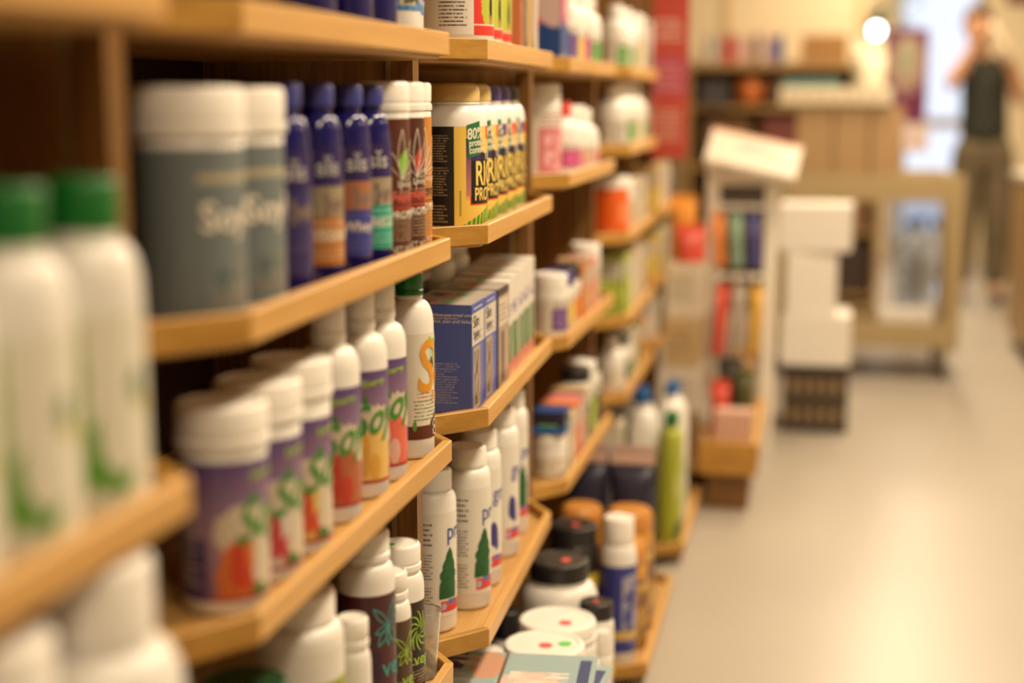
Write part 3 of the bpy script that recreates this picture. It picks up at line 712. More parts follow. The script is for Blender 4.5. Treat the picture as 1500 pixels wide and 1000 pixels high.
for n, (y, z_) in enumerate(((2.52, 0), (2.66, 0), (2.52, .20), (2.67, .20))):
    carton('flat_carton', ['dark flat carton behind the nearest blue carton', 'dark flat carton behind the second blue carton', 'grey pamphlet box lying on top of the back cartons, nearer', 'grey pamphlet box lying on top of the back cartons, farther'][n],
           W(-.77, y, zc + z_), .15 * k, .12 * k, (.198 if z_ == 0 else .018) * k, DARKBOX if z_ == 0 else TOPG, group='cartons at the back of the shelf')
for n, y in enumerate((2.90, 3.03)):
    product('supplement_jar', 'white jar standing behind the white cartons, %s' % ('nearer one' if n == 0 else 'farther one'), 'jar', W(-.745, y, zc), .055 * k, .262 * k, .050 * k, .04 * k, .02 * k, group='white jars behind the cartons', lab=(.02 * k, .18 * k, L_plain), sticker=[(.2, .1, STICK_G)])

# ---- third bay, low shelf: white bottles with a leaf
def pg_label(name, fruit):
    Ls = [('rect', -180, 180, 0, 1, (0.72, 0.69, 0.62)), ('lines', -112, -72, .06, .30, 8, (0.18, 0.16, 0.15)), ('lines', -112, -72, .36, .62, 9, (0.18, 0.16, 0.22)), ('lines', -112, -72, .68, .92, 5, (0.18, 0.16, 0.15)),
          ('rect', -56, 40, .04, .15, (0.66, 0.06, 0.05)), ('rect', -36, -10, .115, .16, (0.08, 0.16, 0.45)), ('ell', -47, .095, 6.5, .036, (0.35, 0.45, 0.65))]
    if fruit == 'leaf': Ls += []
    else: Ls += [('ell', -34, .36, 15, .12, (0.045, 0.035, 0.20)), ('ell', -26, .27, 7, .07, (0.045, 0.035, 0.20))]
    return print_mat(name, (0.72, 0.69, 0.62), Ls)
LEAFM = mat('leaf_print', (0.015, 0.10, 0.025), rough=.5, var=.5, scale=60)
def bigleaf(r_, a, z0, h_, w_):
    key = ('bigleaf', r_, a, z0)
    def f(lo):
        if key not in TXT:
            bm = bmesh.new(); N = 14; prev = None
            for i in range(N + 1):
                t_ = i / N; w = w_ * (1.0 if t_ < .5 else (1 - (t_ - .5) / .5) ** .75) + .3
                if i in (5, 8, 11): w *= .84
                row = [bm.verts.new((r_ * math.cos(R(a + 5 * t_ + s * w)), r_ * math.sin(R(a + 5 * t_ + s * w)), z0 + h_ * t_)) for s in (-1, -.5, 0, .5, 1)]
                if prev:
                    for j in range(4): bm.faces.new((prev[j], prev[j + 1], row[j + 1], row[j]))
                prev = row
            me = bpy.data.meshes.new('leaf'); bm.to_mesh(me); bm.free(); TXT[key] = me
        inst('leaf_picture', TXT[key], lo, m=LEAFM)
    return f
zl = board_top(2, 'low')
PG = [(-.632, 2.475, .288, 'leaf', 'white bottle with a green leaf picture, nearest, half behind the upright'), (-.598, 2.605, .300, 'leaf', 'white bottle with a green leaf picture, second of its row'),
      (-.605, 2.735, .302, 'grape', 'white bottle with a grape picture, third of its row'), (-.607, 2.925, .305, 'grape', 'white bottle with a grape picture and blue lettering, fourth of its row'), (-.618, 3.085, .310, 'leaf', 'white bottle with a green leaf picture, last of its row')]
for n, (x, y, h_, fr, lb) in enumerate(PG):
    product('supplement_bottle', lb, 'bottle', W(x, y, zl), .043 * k, h_ * k, .0355 * k, .034 * k, .026 * k, lab=(.030 * k, (h_ - .072) * k, pg_label('white_' + fr, fr)), group='white leaf and grape bottles', capkind='flat',
            texts=[('progreens' if fr == 'leaf' else 'grapeseed', .044 * k, -40, .168 * k, BLUET, {'squeeze': .8})], extra=bigleaf(.0442 * k, -36, .062 * k, .092 * k, 24) if fr == 'leaf' else None)

# ---- second bay, low shelf
zv = board_top(1, 'low')
L_lime = print_mat('lime_label', (0.74, 0.72, 0.66), [('rect', -58, 60, 0, .8, (0.30, 0.33, 0.015)), ('mottle', -40, 40, 0, .5, 8, (0.08, 0.14, 0.02))])
product('supplement_jar', 'large white jar with a lime green label patch below the purple tubs', 'jar', W(-.608, 1.705, zv), .056 * k, .292 * k, .046 * k, .036 * k, .022 * k, lab=(.02 * k, .226 * k, L_lime))
L_dg = print_mat('dark_green_label', (0.02, 0.06, 0.02), [('lines', -100, 40, .2, .9, 6, (0.3, 0.2, 0.1))])
product('supplement_jar', 'jar with a dark green lid at the bottom of the photo under the purple tubs', 'jar', W(-.600, 1.50, zv), .052 * k, .253 * k, .050 * k, .03 * k, .02 * k, cap=mat('dark_green_lid', (0.008, 0.05, 0.015), rough=.4), lab=(.02 * k, .18 * k, L_dg))
SM = .0013
def burst(lo, r_, zc_, a0, m, s):
    strokes = []
    for i in range(10):
        t0 = 2 * math.pi * i / 10; st = []
        for j in range(8):
            q = j / 7; rad = s * (.18 + .82 * q); tt = t0 + 1.1 * q
            st.append((a0 + math.degrees(rad * .62 * math.cos(tt) / r_), zc_ + rad * math.sin(tt)))
        strokes.append(st)
    inst('emblem', curve_mesh(('burst', round(r_, 4), round(zc_, 4), a0, round(s, 4)), strokes, r_ + .0013, .0015 * s / .02), lo, m=m)
def frond(lo, r_, zc_, a0, m, s):
    strokes = [petal(a0, zc_, a, l * s, w * s, r_) for a, l, w in ((-150, 1.0, .16), (150, 1.0, .16), (180, .9, .10), (-115, .7, .14), (-40, 1.1, .14), (20, 1.2, .14), (60, .9, .14))]
    inst('emblem', curve_mesh(('frond', round(r_, 4), round(zc_, 4), a0, round(s, 4)), strokes, r_ + .0013, .0021 * s / .03), lo, m=m)
def vega_label(name, a, b_):
    return print_mat(name, (a, a), [('mottle', -120, 60, .15, .60, 3, b_), ('lines', -95, 40, .06, .24, 5, (0.32, 0.26, 0.20)), ('lines', -80, 40, .28, .33, 1, (0.32, 0.26, 0.20))])
VEGA = [('plum', (0.075, 0.018, 0.022), (0.045, 0.016, 0.035), 1.945, .040, .300, .033, TEAL, frond, 'tall white jar with a plum label and teal frond emblem'),
        ('brown', (0.085, 0.045, 0.022), (0.06, 0.03, 0.015), 2.028, .030, .216, .025, LIMET, frond, 'small white jar with a brown label, between the plum and the dark jar'),
        ('darkbrown', (0.028, 0.018, 0.010), (0.02, 0.013, 0.007), 2.100, .036, .236, .031, LIMET, burst, 'white jar with a near-black label and lime sunburst emblem')]
for (nm, a, b_, y, r_, h_, cr, em, fn, lb) in VEGA:
    zt_ = h_ - .085 if nm != 'brown' else h_ - .07
    product('supplement_jar', lb, 'jar', pos(1, 'low', y, r_, .004), r_ * k, h_ * k, cr * k, .040 * k, .030 * k, capkind='band', lab=(.012 * k, zt_ * k, vega_label('vega_' + nm, a, b_)), group='jars with an emblem', sticker=[(-.3, -.3, STICK_G)] if nm == 'darkbrown' else None,
            texts=[('vega', .038 * k if nm == 'plum' else .026 * k, -44, (zt_ - .118) * k if nm == 'plum' else (zt_ - .098) * k, em, {'bold': .01})], extra=lambda lo, fn=fn, r_=r_, zt_=zt_, em=em: fn(lo, r_ * k, (zt_ - .045) * k, -28, em, (.032 if r_ > .035 else .024) * k))
product('supplement_jar', 'little white jar with a plum label in front of the tall plum jar', 'jar', W(-.5715, 1.812, zv), .024 * k, .222 * k, .021 * k, .04 * k, .03 * k, capkind='band', lab=(.01 * k, .10 * k, vega_label('vega_plum', (0.075, 0.018, 0.022), (0.045, 0.016, 0.035))))
CUPM = mat('clear_cup', (0.9, 0.9, 0.88), rough=.08, trans=.85, var=.02)
t = empty('measuring_cup', W(-.565, 2.165, zv)); tag(t, 'clear crumpled plastic cup beside the dark-labelled jar at the shelf corner', 'cup')
inst('cup_wall', lathe_mesh([(0, .001), (.017 * k, .001), (.019 * k, .03 * k), (.025 * k, .105 * k), (.0265 * k, .108 * k), (.0255 * k, .110 * k), (.0235 * k, .105 * k), (.0175 * k, .03 * k), (.0155 * k, .003), (0, .003)], 24), t, m=CUPM)

# ---- second and third bay, top shelf (cut by the upper edge of the photo)
L_smb = print_mat('blue_sport_label', (0.05, 0.16, 0.40), [('mottle', -180, 180, 0, 1, 6, (0.10, 0.28, 0.55)), ('rect', -60, -20, .05, .25, (0.55, 0.48, 0.30)), ('lines', -120, -70, .1, .9, 10, (0.6, 0.6, 0.65))])
for n, y in enumerate((1.735, 1.885, 1.997)):
    product('shake_bottle', 'dark cobalt bottle on the top shelf, %s of three' % ORD[n], 'bottle', pos(1, 'top', y, .034, .005), .034 * k, .24 * k, .022 * k, .028 * k, .05 * k, body=COBALT, cap=NAVY, group='cobalt bottles on the top shelf', lab=(.075 * k, .16 * k, L_smb))
for n, (y, ins) in enumerate(((2.097, 0), (2.185, .02))):
    product('supplement_jar', ['white jar with a blue sport label on the top shelf, nearer', 'white jar with a blue sport label on the top shelf, at the corner'][n], 'jar', pos(1, 'top', y, .040, ins), .040 * k, .24 * k, .036 * k, .04 * k, .02 * k, group='blue sport jars', lab=(.045 * k, .19 * k, L_smb),
            texts=[('SM', .022 * k, -52, .056 * k, INK, {'bold': .03, 'lean': .2}), ('Amino', .016 * k, -18, .056 * k, PALE, {}), ('500 g', .013 * k, -108, .052 * k, PALE, {})])
L_red = print_mat('red_athlete_label', (0.70, 0.67, 0.60), [('lines', -105, -58, .08, .95, 22, (0.10, 0.09, 0.08)), ('rect', -50, 20, .0, .95, (0.66, 0.045, 0.035)), ('ell', -2, .30, 36, .32, (0.45, 0.50, 0.06)), ('ell', -12, .26, 5, .25, (0.02, 0.018, 0.016)), ('ell', -12, .12, 4, .10, (0.50, 0.22, 0.12)), ('rect', -50, 20, .0, .10, (0.66, 0.045, 0.035)), ('rect', -50, 20, .10, .115, (0.75, 0.6, 0.5)), ('lines', 24, 60, .08, .9, 14, (0.10, 0.09, 0.08))])
for n, (y, ins) in enumerate(((2.588, 0), (2.732, .01), (2.885, .02))):
    product('protein_tub', 'white tub with a red athlete label on the top shelf, %s of three' % ORD[n], 'tub', pos(2, 'top', y, .0645, ins), .0645 * k, .25 * k, .055 * k, .03 * k, .03 * k, lab=(.030 * k, .19 * k, L_red), group='red athlete tubs')
BK = [(0.55, 0.17, 0.06), (0.05, 0.04, 0.04), (0.60, 0.42, 0.14), (0.35, 0.20, 0.08), (0.62, 0.60, 0.55)]
for n in range(5):
    bmx = mat('sachet_box_%d' % n, BK[n], rough=.5)
    carton('slim_carton', ['orange slim carton on the top shelf', 'black slim carton on the top shelf', 'mustard slim carton on the top shelf', 'brown slim carton on the top shelf', 'white slim carton on the top shelf, last before the navy box'][n], W(-.607, 2.975 + .040 * n, board_top(2, 'top')), .08 * k, .034 * k, (.16 + .008 * n) * k, bmx, print_mat('slim_front_%d' % n, BK[n], [('mottle', 0, 1, .2, 1, 5, BK[(n + 1) % 5]), ('rect', 0, 1, 0, .14, BK[(n + 3) % 5])], deg=False), group='slim cartons on the top shelf')
P_NV = print_mat('navy_front', (0.015, 0.06, 0.24), [('ell', .5, .95, .7, .35, (0.55, 0.05, 0.16)), ('ell', .9, .85, .5, .3, (0.6, 0.45, 0.42))], deg=False)
carton('display_box', 'navy display box with pink swoosh on the top shelf of the fourth bay', W(-.622, 3.545, board_top(3, 'top')), .10 * k, .14 * k, .16 * k, mat('navy_box', (0.015, 0.06, 0.24), rough=.4), P_NV, P_NV, texts=[('sh', .03 * k, 'f', -.05 * k, .02 * k, PALE, {})])

# ---- farther bays: each product its own thing
FCOL = {'pink': (0.62, 0.20, 0.22), 'green': (0.10, 0.26, 0.07), 'orange': (0.66, 0.20, 0.05), 'purple': (0.13, 0.06, 0.22), 'blue': (0.05, 0.09, 0.35), 'yellow': (0.68, 0.46, 0.10), 'red': (0.55, 0.05, 0.04), 'tan': (0.48, 0.34, 0.20), 'grey': (0.38, 0.35, 0.32), 'black': (0.03, 0.027, 0.025), 'lime': (0.33, 0.42, 0.05), 'magenta': (0.45, 0.06, 0.20), 'cream': (0.66, 0.58, 0.44), 'brown': (0.20, 0.10, 0.05)}
SHN = {'top': 'top', 'upper': 'upper', 'mid': 'middle', 'low': 'low', 'foot': 'lowest'}
def far_label(c):
    col = FCOL[c]
    return print_mat('far_' + c, (0.68, 0.64, 0.56), [('rect', -75, 75, .0, .72, col), ('mottle', -60, 60, .05, .6, 6, tuple(min(.8, v * 1.8 + .08) for v in col)), ('lines', -70, 70, .74, .95, 3, tuple(v * .6 for v in col)), ('lines', -160, -85, .1, .9, 10, (0.3, 0.26, 0.22))])
def far_print(c):
    col = FCOL[c]
    return print_mat('farbox_' + c, col, [('rect', .08, .92, .60, .90, (0.66, 0.62, 0.54)), ('lines', .12, .85, .64, .86, 3, tuple(v * .5 for v in col)), ('mottle', .1, .9, .08, .55, 5, tuple(min(.8, v * 1.7 + .08) for v in col))], deg=False)
CAPS = {'white': LID, 'red': RED, 'black': BLACK, 'green': GREEN, 'navy': NAVY, 'blue': BLUEC, 'gold': GOLD, 'purple': PURPLE, 'ochre': OCHRE}
def fill(b, s, items):
    """items: (shape, y, colour, cap, r, h, inset)"""
    cnt = 0
    for it in items:
        shape, y, c, cp, r_, h_ = it[:6]; ins = it[6] if len(it) > 6 else 0.0
        nth = ORD[cnt]; cnt += 1
        where = '%s on the %s %s shelf' % (nth, BAYNAME[b] + ' bay', SHN[s])
        p = pos(b, s, y, r_, ins + .002)
        if shape == 'bottle':
            product('supplement_bottle', 'white bottle, %s label, %s cap, %s' % (c, cp, where), 'bottle', p, r_ * k, h_ * k, r_ * .55 * k, .035 * k, .045 * k, cap=CAPS[cp], lab=(.02 * k, (h_ - .10) * k, far_label(c)), seg=24, group='products in the farther bays')
        elif shape == 'tub':
            product('supplement_tub', 'white tub, %s label, %s lid, %s' % (c, cp, where), 'tub', p, r_ * k, h_ * k, r_ * .98 * k, .035 * k, .012 * k, cap=CAPS[cp], lab=(.015 * k, (h_ - .06) * k, far_label(c)), seg=24, capkind='band', group='products in the farther bays')
        else:
            carton('supplement_carton', '%s carton, %s' % (c, where), p, 2 * r_ * k, cp * k, h_ * k, mat('farcarton_' + c, FCOL[c], rough=.5), far_print(c), far_print(c), group='products in the farther bays')
fill(3, 'top', [('bottle', 3.66, 'purple', 'white', .042, .20), ('bottle', 3.76, 'yellow', 'white', .040, .19), ('bottle', 3.86, 'magenta', 'white', .040, .20), ('bottle', 3.96, 'green', 'white', .040, .19), ('bottle', 4.06, 'green', 'white', .040, .19)])
fill(4, 'top', [('bottle', 4.55, 'green', 'white', .042, .20), ('bottle', 4.66, 'grey', 'white', .042, .19), ('bottle', 4.77, 'green', 'white', .042, .20), ('tub', 4.89, 'tan', 'white', .048, .19), ('tub', 5.0, 'cream', 'white', .048, .19)])
fill(3, 'upper', [('tub', 3.54, 'pink', 'white', .060, .222, .02), ('bottle', 3.70, 'magenta', 'red', .050, .18), ('bottle', 3.81, 'pink', 'white', .046, .17), ('bottle', 3.92, 'tan', 'white', .046, .17), ('bottle', 4.03, 'pink', 'white', .046, .16)])
fill(4, 'upper', [('bottle', 4.53, 'grey', 'white', .046, .19), ('bottle', 4.64, 'green', 'white', .046, .20), ('bottle', 4.75, 'green', 'white', .046, .20), ('bottle', 4.86, 'tan', 'white', .046, .19), ('bottle', 4.97, 'cream', 'white', .046, .20), ('bottle', 5.08, 'green', 'white', .046, .19)])
fill(3, 'mid', [('tub', 3.53, 'purple', 'white', .042, .15), ('tub', 3.63, 'yellow', 'purple', .040, .145), ('tub', 3.73, 'orange', 'black', .040, .15), ('carton', 3.81, 'orange', .05, .04, .14), ('carton', 3.87, 'tan', .05, .04, .15), ('carton', 3.93, 'orange', .05, .04, .14), ('carton', 3.99, 'pink', .05, .04, .14), ('tub', 4.08, 'tan', 'white', .042, .17)])
product('supplement_tub', 'orange tub with white lid at the near end of the fifth bay', 'tub', pos(4, 'mid', 4.595, .054, .002), .054 * k, .175 * k, .054 * k, .035 * k, .010 * k, body=ORANGE, lab=(.015 * k, .115 * k, print_mat('orange_tub_label', (0.80, 0.13, 0.015), [('lines', -60, 60, .2, .8, 4, (0.75, 0.45, 0.25))])), capkind='band')
fill(4, 'mid', [('tub', 4.73, 'tan', 'white', .052, .16), ('carton', 4.84, 'cream', .06, .04, .15), ('carton', 4.92, 'tan', .06, .04, .15), ('carton', 5.0, 'cream', .06, .04, .15), ('carton', 5.08, 'grey', .06, .04, .15)])
fill(3, 'low', [('tub', 3.53, 'cream', 'white', .042, .11), ('carton', 3.62, 'cream', .06, .045, .14), ('carton', 3.69, 'orange', .06, .045, .15), ('carton', 3.76, 'pink', .06, .045, .15), ('carton', 3.83, 'tan', .06, .045, .16), ('tub', 3.92, 'black', 'black', .042, .20), ('tub', 4.02, 'lime', 'white', .042, .20), ('tub', 4.11, 'black', 'black', .042, .19)])
carton('display_box', 'navy box with a blue band stacked on the small white tub', W(-.60, 3.53, board_top(3, 'low') + .1108), .08 * k, .085 * k, .055 * k, mat('navy_box', (0.015, 0.06, 0.24)), print_mat('navy_band', (0.02, 0.02, 0.05), [('rect', 0, 1, 0, .3, (0.02, 0.12, 0.45)), ('rect', .2, .8, .32, .42, (0.2, 0.5, 0.1))], deg=False), print_mat('navy_band', (0.02, 0.02, 0.05), [], deg=False))
fill(4, 'low', [('carton', 4.555, 'lime', .08, .05, .19), ('carton', 4.645, 'lime', .08, .05, .18), ('carton', 4.73, 'cream', .07, .045, .17), ('carton', 4.81, 'tan', .07, .045, .17), ('carton', 4.89, 'cream', .07, .045, .18), ('carton', 4.97, 'tan', .07, .045, .17), ('carton', 5.05, 'grey', .07, .045, .17)])
fill(4, 'foot', [('bottle', 4.55, 'cream', 'white', .042, .17), ('tub', 4.65, 'black', 'black', .042, .16), ('bottle', 4.75, 'green', 'white', .042, .17), ('carton', 4.84, 'cream', .06, .045, .15), ('carton', 4.92, 'brown', .06, .045, .15), ('carton', 5.0, 'lime', .06, .045, .15), ('carton', 5.08, 'red', .06, .045, .15)])
fill(5, 'top', [('bottle', 5.56, 'cream', 'white', .045, .20), ('bottle', 5.68, 'tan', 'white', .045, .20), ('bottle', 5.80, 'green', 'white', .045, .20), ('bottle', 5.92, 'grey', 'white', .045, .20)])
fill(5, 'upper', [('carton', 5.57, 'cream', .09, .05, .17), ('carton', 5.67, 'tan', .09, .05, .17), ('carton', 5.77, 'cream', .09, .05, .18), ('carton', 5.87, 'grey', .09, .05, .17), ('carton', 5.97, 'cream', .09, .05, .18)])
fill(5, 'mid', [('carton', 5.57, 'yellow', .09, .05, .16), ('carton', 5.67, 'cream', .09, .05, .17), ('carton', 5.77, 'tan', .09, .05, .17), ('carton', 5.87, 'cream', .09, .05, .16), ('carton', 5.97, 'purple', .09, .05, .15)])
fill(5, 'low', [('carton', 5.57, 'yellow', .09, .05, .15), ('carton', 5.67, 'lime', .09, .05, .15), ('carton', 5.77, 'cream', .09, .05, .16), ('carton', 5.87, 'cream', .09, .05, .16), ('carton', 5.97, 'tan', .09, .05, .15)])
fill(5, 'foot', [('carton', 5.57, 'cream', .09, .05, .16), ('carton', 5.67, 'cream', .09, .05, .16), ('carton', 5.77, 'tan', .09, .05, .16), ('carton', 5.87, 'brown', .09, .05, .15)])

# ---- the deep base trays
def basejar(name, label, cat, x, y, r, h, cr, ch, sh, **kw): return product(name, label, cat, (x, y, BASEZ), r, h, cr, ch, sh, **kw)
L_w = print_mat('base_white_label', (0.70, 0.67, 0.60), [('rect', -60, 60, .1, .9, (0.60, 0.48, 0.06)), ('lines', -50, 50, .2, .8, 8, (0.4, 0.05, 0.04))])
for n, (x, y, h_, st) in enumerate(((-.412, 2.500, .290, [(.25, -.25, STICK_R)]), (-.410, 2.355, .298, [(.05, -.1, STICK_R), (.5, .1, STICK_G)]), (-.405, 2.210, .276, [(.0, .2, STICK_R)]))):
    basejar('protein_tub', 'wide white lidded tub, %s, %s' % (['farthest', 'middle', 'nearest'][n], ['in front of the black-lidded jars', 'with a red and a green sticker on its lid', 'half under the magazines'][n]), 'tub', x, y, .070, h_, .068, .032, .02, lab=(.02, .20, L_w), sticker=st, capkind='band', group='wide white tubs')
for n, (x, y, h_, r_) in enumerate(((-.342, 2.212, .235, .020), (-.342, 2.357, .245, .020), (-.342, 2.492, .25, .020))):
    basejar('supplement_bottle', 'small white bottle with rounded cap at the tray edge, %s of three' % ORD[n], 'bottle', x + .002, y + .07, .018, h_, .015, .04, .03, capkind='dome', lab=(.02, .12, print_mat('tiny_yellow', (0.60, 0.50, 0.08), [('rect', -40, 40, .3, .7, (0.6, 0.08, 0.04))])), group='small white bottles at the tray edge')
L_by = print_mat('black_lid_label', (0.66, 0.50, 0.06), [('rect', -60, 60, .1, .8, (0.02, 0.06, 0.30)), ('mottle', -60, 60, .1, .8, 5, (0.62, 0.10, 0.04))])
basejar('protein_tub', 'big white jar with black lid and red sticker standing in the base tray', 'tub', -.440, 2.688, .074, .340, .056, .034, .050, cap=BLACK, lab=(.03, .20, L_by), sticker=[(.25, -.1, STICK_R)])
basejar('protein_tub', 'low white jar with black lid, behind the farthest wide white tub', 'tub', -.358, 2.608, .033, .290, .031, .030, .02, cap=BLACK, lab=(.03, .18, L_by), sticker=[(.0, -.1, STICK_R)])
basejar('protein_tub', 'dark jar with black lid behind the big black-lidded jar', 'tub', -.470, 3.062, .054, .300, .050, .035, .02, body=BLACK, cap=BLACK, lab=(.03, .20, L_by), sticker=[(.1, -.1, STICK_R)])
basejar('supplement_bottle', 'black-capped slim bottle between the leaf bottles and the white tubs', 'bottle', -.520, 2.585, .028, .27, .024, .05, .03, cap=BLACK, lab=(.03, .16, L_by))
basejar('supplement_jar', 'plain white jar at the back of the base tray beside the wide white tubs', 'jar', -.523, 2.43, .034, .25, .03, .03, .05, lab=(.03, .14, L_plain))
L_bb = print_mat('blue_white_label', (0.03, 0.04, 0.26), [('mottle', -70, 40, .1, .9, 5, (0.35, 0.34, 0.45)), ('rect', -180, 180, .15, .25, (0.6, 0.42, 0.1))])
basejar('supplement_bottle', 'white-capped bottle with a deep blue label near the tray lip', 'bottle', -.374, 3.066, .039, .320, .032, .05, .05, lab=(.03, .22, L_bb))
L_go = print_mat('gold_label', (0.46, 0.25, 0.05), [('mottle', -90, 60, .05, .95, 4, (0.10, 0.03, 0.02)), ('rect', -180, 180, .80, .9, (0.62, 0.40, 0.10))])
GOLDB = mat('gold_body', (0.60, 0.30, 0.05), rough=.35)
for n, (x, y, h_, lb) in enumerate(((-.490, 3.288, .278, 'gold jar with ochre lid, left of the pair below the dark bags'), (-.376, 3.285, .278, 'gold jar with ochre lid, right of the pair below the dark bags'), (-.376, 3.168, .238, 'lower gold jar with dark print beside the deep blue label'), (-.490, 3.175, .238, 'lower gold jar behind the dark jar'))):
    basejar('protein_tub', lb, 'tub', x, y, .0535, h_, .0525, .045, .02, body=GOLDB, cap=OCHRE, lab=(.02, h_ - .075, L_go), sticker=[(.1, -.2, STICK_R)], group='gold jars', capkind='dome')
# dark pouches
def pouch(name, label, loc, w, d, h, m, group=None, top=None, rz=0.0, cat='bag'):
    """stand-up bag: pillow body with a sealed top strip"""
    t = empty(name, loc, rz); tag(t, label, cat, group)
    bm = bmesh.new(); N, M_ = 8, 9; grid = {}
    for s in (1, -1):
        for i in range(N + 1):
            for j in range(M_ + 1):
                u = -1 + 2 * i / N; v = j / M_
                th_ = d / 2 * (1 - abs(u) ** 2.6) ** .5 * (1 - max(0, v) ** 2.4) ** .7
                grid[s, i, j] = bm.verts.new((u * w / 2 * (1 - .04 * math.sin(v * math.pi)), s * -(th_ + .0015), v * h))
    for s in (1, -1):
        for i in range(N):
            for j in range(M_):
                q = [grid[s, i, j], grid[s, i + 1, j], grid[s, i + 1, j + 1], grid[s, i, j + 1]]
                bm.faces.new(q if s == 1 else q[::-1])
    bmesh.ops.contextual_create(bm, geom=[]) if False else None
    bo = [grid[1, i, 0] for i in range(N + 1)] + [grid[-1, i, 0] for i in range(N, -1, -1)]
    bm.faces.new(bo[::-1])
    bmesh.ops.bridge_loops(bm, edges=[]) if False else None
    for i in (0, N):
        for j in range(M_): bm.faces.new((grid[1, i, j], grid[1, i, j + 1], grid[-1, i, j + 1], grid[-1, i, j]))
    for i in range(N): bm.faces.new((grid[1, i, M_], grid[1, i + 1, M_], grid[-1, i + 1, M_], grid[-1, i, M_]))
    bmesh.ops.recalc_face_normals(bm, faces=bm.faces[:])
    from_bm('bag_body', bm, m, t, smooth=True)
    box('seal_strip', top or m, -w / 2, w / 2, -.002, .002, h, h + .022, parent=t)
    return t
DK = mat('dark_bag_film', (0.022, 0.022, 0.050), rough=.35, var=.5, scale=14)
PKS = mat('pale_pink_seal', (0.60, 0.42, 0.36), rough=.5)
for n, (x, y) in enumerate(((-.385, 3.405), (-.498, 3.41), (-.392, 3.505), (-.502, 3.51))):
    pouch('supplement_bag', ['dark navy bag with pale seal, near the tray lip', 'dark navy bag with pale seal, close under the shelf', 'dark navy bag behind the one near the tray lip', 'dark navy bag in the back corner of the base tray'][n], (x, y, BASEZ), .105, .085, .35, DK, 'dark bags on the base tray', PKS)
L_li = print_mat('lime_bottle_label', (0.36, 0.40, 0.03), [('ell', -30, .08, 30, .12, (0.03, 0.08, 0.03)), ('lines', -60, 40, .5, .8, 5, (0.6, 0.62, 0.3))])
LIMEB = mat('lime_plastic', (0.38, 0.42, 0.05), rough=.35)
basejar('supplement_bottle', 'lime green bottle with green cap at the tray lip beside the dark bags', 'bottle', -.346, 3.955, .029, .36, .016, .035, .05, body=LIMEB, cap=GREEN, lab=(.02, .24, L_li))
basejar('supplement_bottle', 'second lime green bottle behind the first, under the blue-capped jugs', 'bottle', -.346, 4.022, .029, .35, .016, .035, .05, body=LIMEB, cap=GREEN, lab=(.02, .24, L_li))
L_jug = print_mat('jug_label', (0.70, 0.68, 0.60), [('ell', -40, .35, 18, .2, (0.05, 0.25, 0.06)), ('lines', -70, 30, .6, .9, 4, (0.1, 0.25, 0.3))])
for n, (x, y, h_) in enumerate(((-.425, 4.03, .40), (-.360, 4.110, .41), (-.450, 4.125, .38), (-.360, 4.205, .40), (-.450, 4.220, .38))):
    basejar('supplement_bottle', 'white jug with blue cap at the far base tray, %s of five' % ORD[n], 'bottle', x, y, .042, h_, .018, .03, .09, cap=BLUEC, lab=(.02, .2, L_jug), group='white jugs with blue caps')
for n, (x, y) in enumerate(((-.535, 3.955), (-.535, 4.34))):
    carton('supplement_carton', ['pale carton behind the lime bottles', 'pale carton behind the blue-capped jugs'][n], (x, y, BASEZ), .12, .10, .33, mat('farcarton_cream', FCOL['cream']), far_print('cream'), far_print('cream'))
# magazines on a carton at the near end of the base tray
KRAFT = mat('kraft_card', (0.42, 0.27, 0.13), rough=.7, var=.12, scale=8)
carton('storage_carton', 'brown carton under the magazines in the base tray', (-.545, 2.205, BASEZ), .115, .20, .2765, KRAFT, bev=.002)
P_MAG = print_mat('magazine_cover', (0.30, 0.42, 0.44), [('ell', .62, .62, .22, .18, (0.62, 0.50, 0.42)), ('ell', .30, .35, .30, .10, (0.55, 0.30, 0.20)), ('ell', .2, .12, .3, .1, (0.04, 0.05, 0.12)), ('rect', 0, 1, .44, .46, (0.16, 0.10, 0.08)), ('mottle', .4, .9, .5, .85, 7, (0.72, 0.66, 0.60)), ('rect', .1, .9, .90, .97, (0.05, 0.07, 0.18)), ('mottle', 0, 1, 0, .3, 4, (0.60, 0.50, 0.42))], deg=False)
PAPER = mat('magazine_paper', (0.66, 0.62, 0.56), rough=.6)
z = BASEZ + .2785
for n in range(6):
    x_, y_, a_ = (-.440 + .006 * n - (.02 if n % 2 else 0), 2.148 + .004 * (n % 3), R(-98 + 8 * (n % 3) - 4))
    t = empty('magazine', (x_, y_, z), a_); tag(t, ['glossy magazine at the bottom of the pile', 'second glossy magazine from the bottom of the pile', 'third glossy magazine from the bottom of the pile', 'third glossy magazine from the top of the pile', 'second glossy magazine from the top of the pile', 'glossy teal magazine lying on top of the pile below the shelf end'][n], 'magazine', 'magazines in a pile')
    box('pages', PAPER, -.095, .095, -.13, .13, 0, .0058, parent=t)
    bm = bmesh.new(); uvl = bm.loops.layers.uv.new('UVMap'); f_ = bm.faces.new([bm.verts.new(p) for p in ((-.0955, -.1305, .0062), (.0955, -.1305, .0062), (.0955, .1305, .0062), (-.0955, .1305, .0062))])
    for l, q in zip(f_.loops, ((0, 0), (1, 0), (1, 1), (0, 1))): l[uvl].uv = q
    from_bm('cover', bm, P_MAG, t); z += .0066
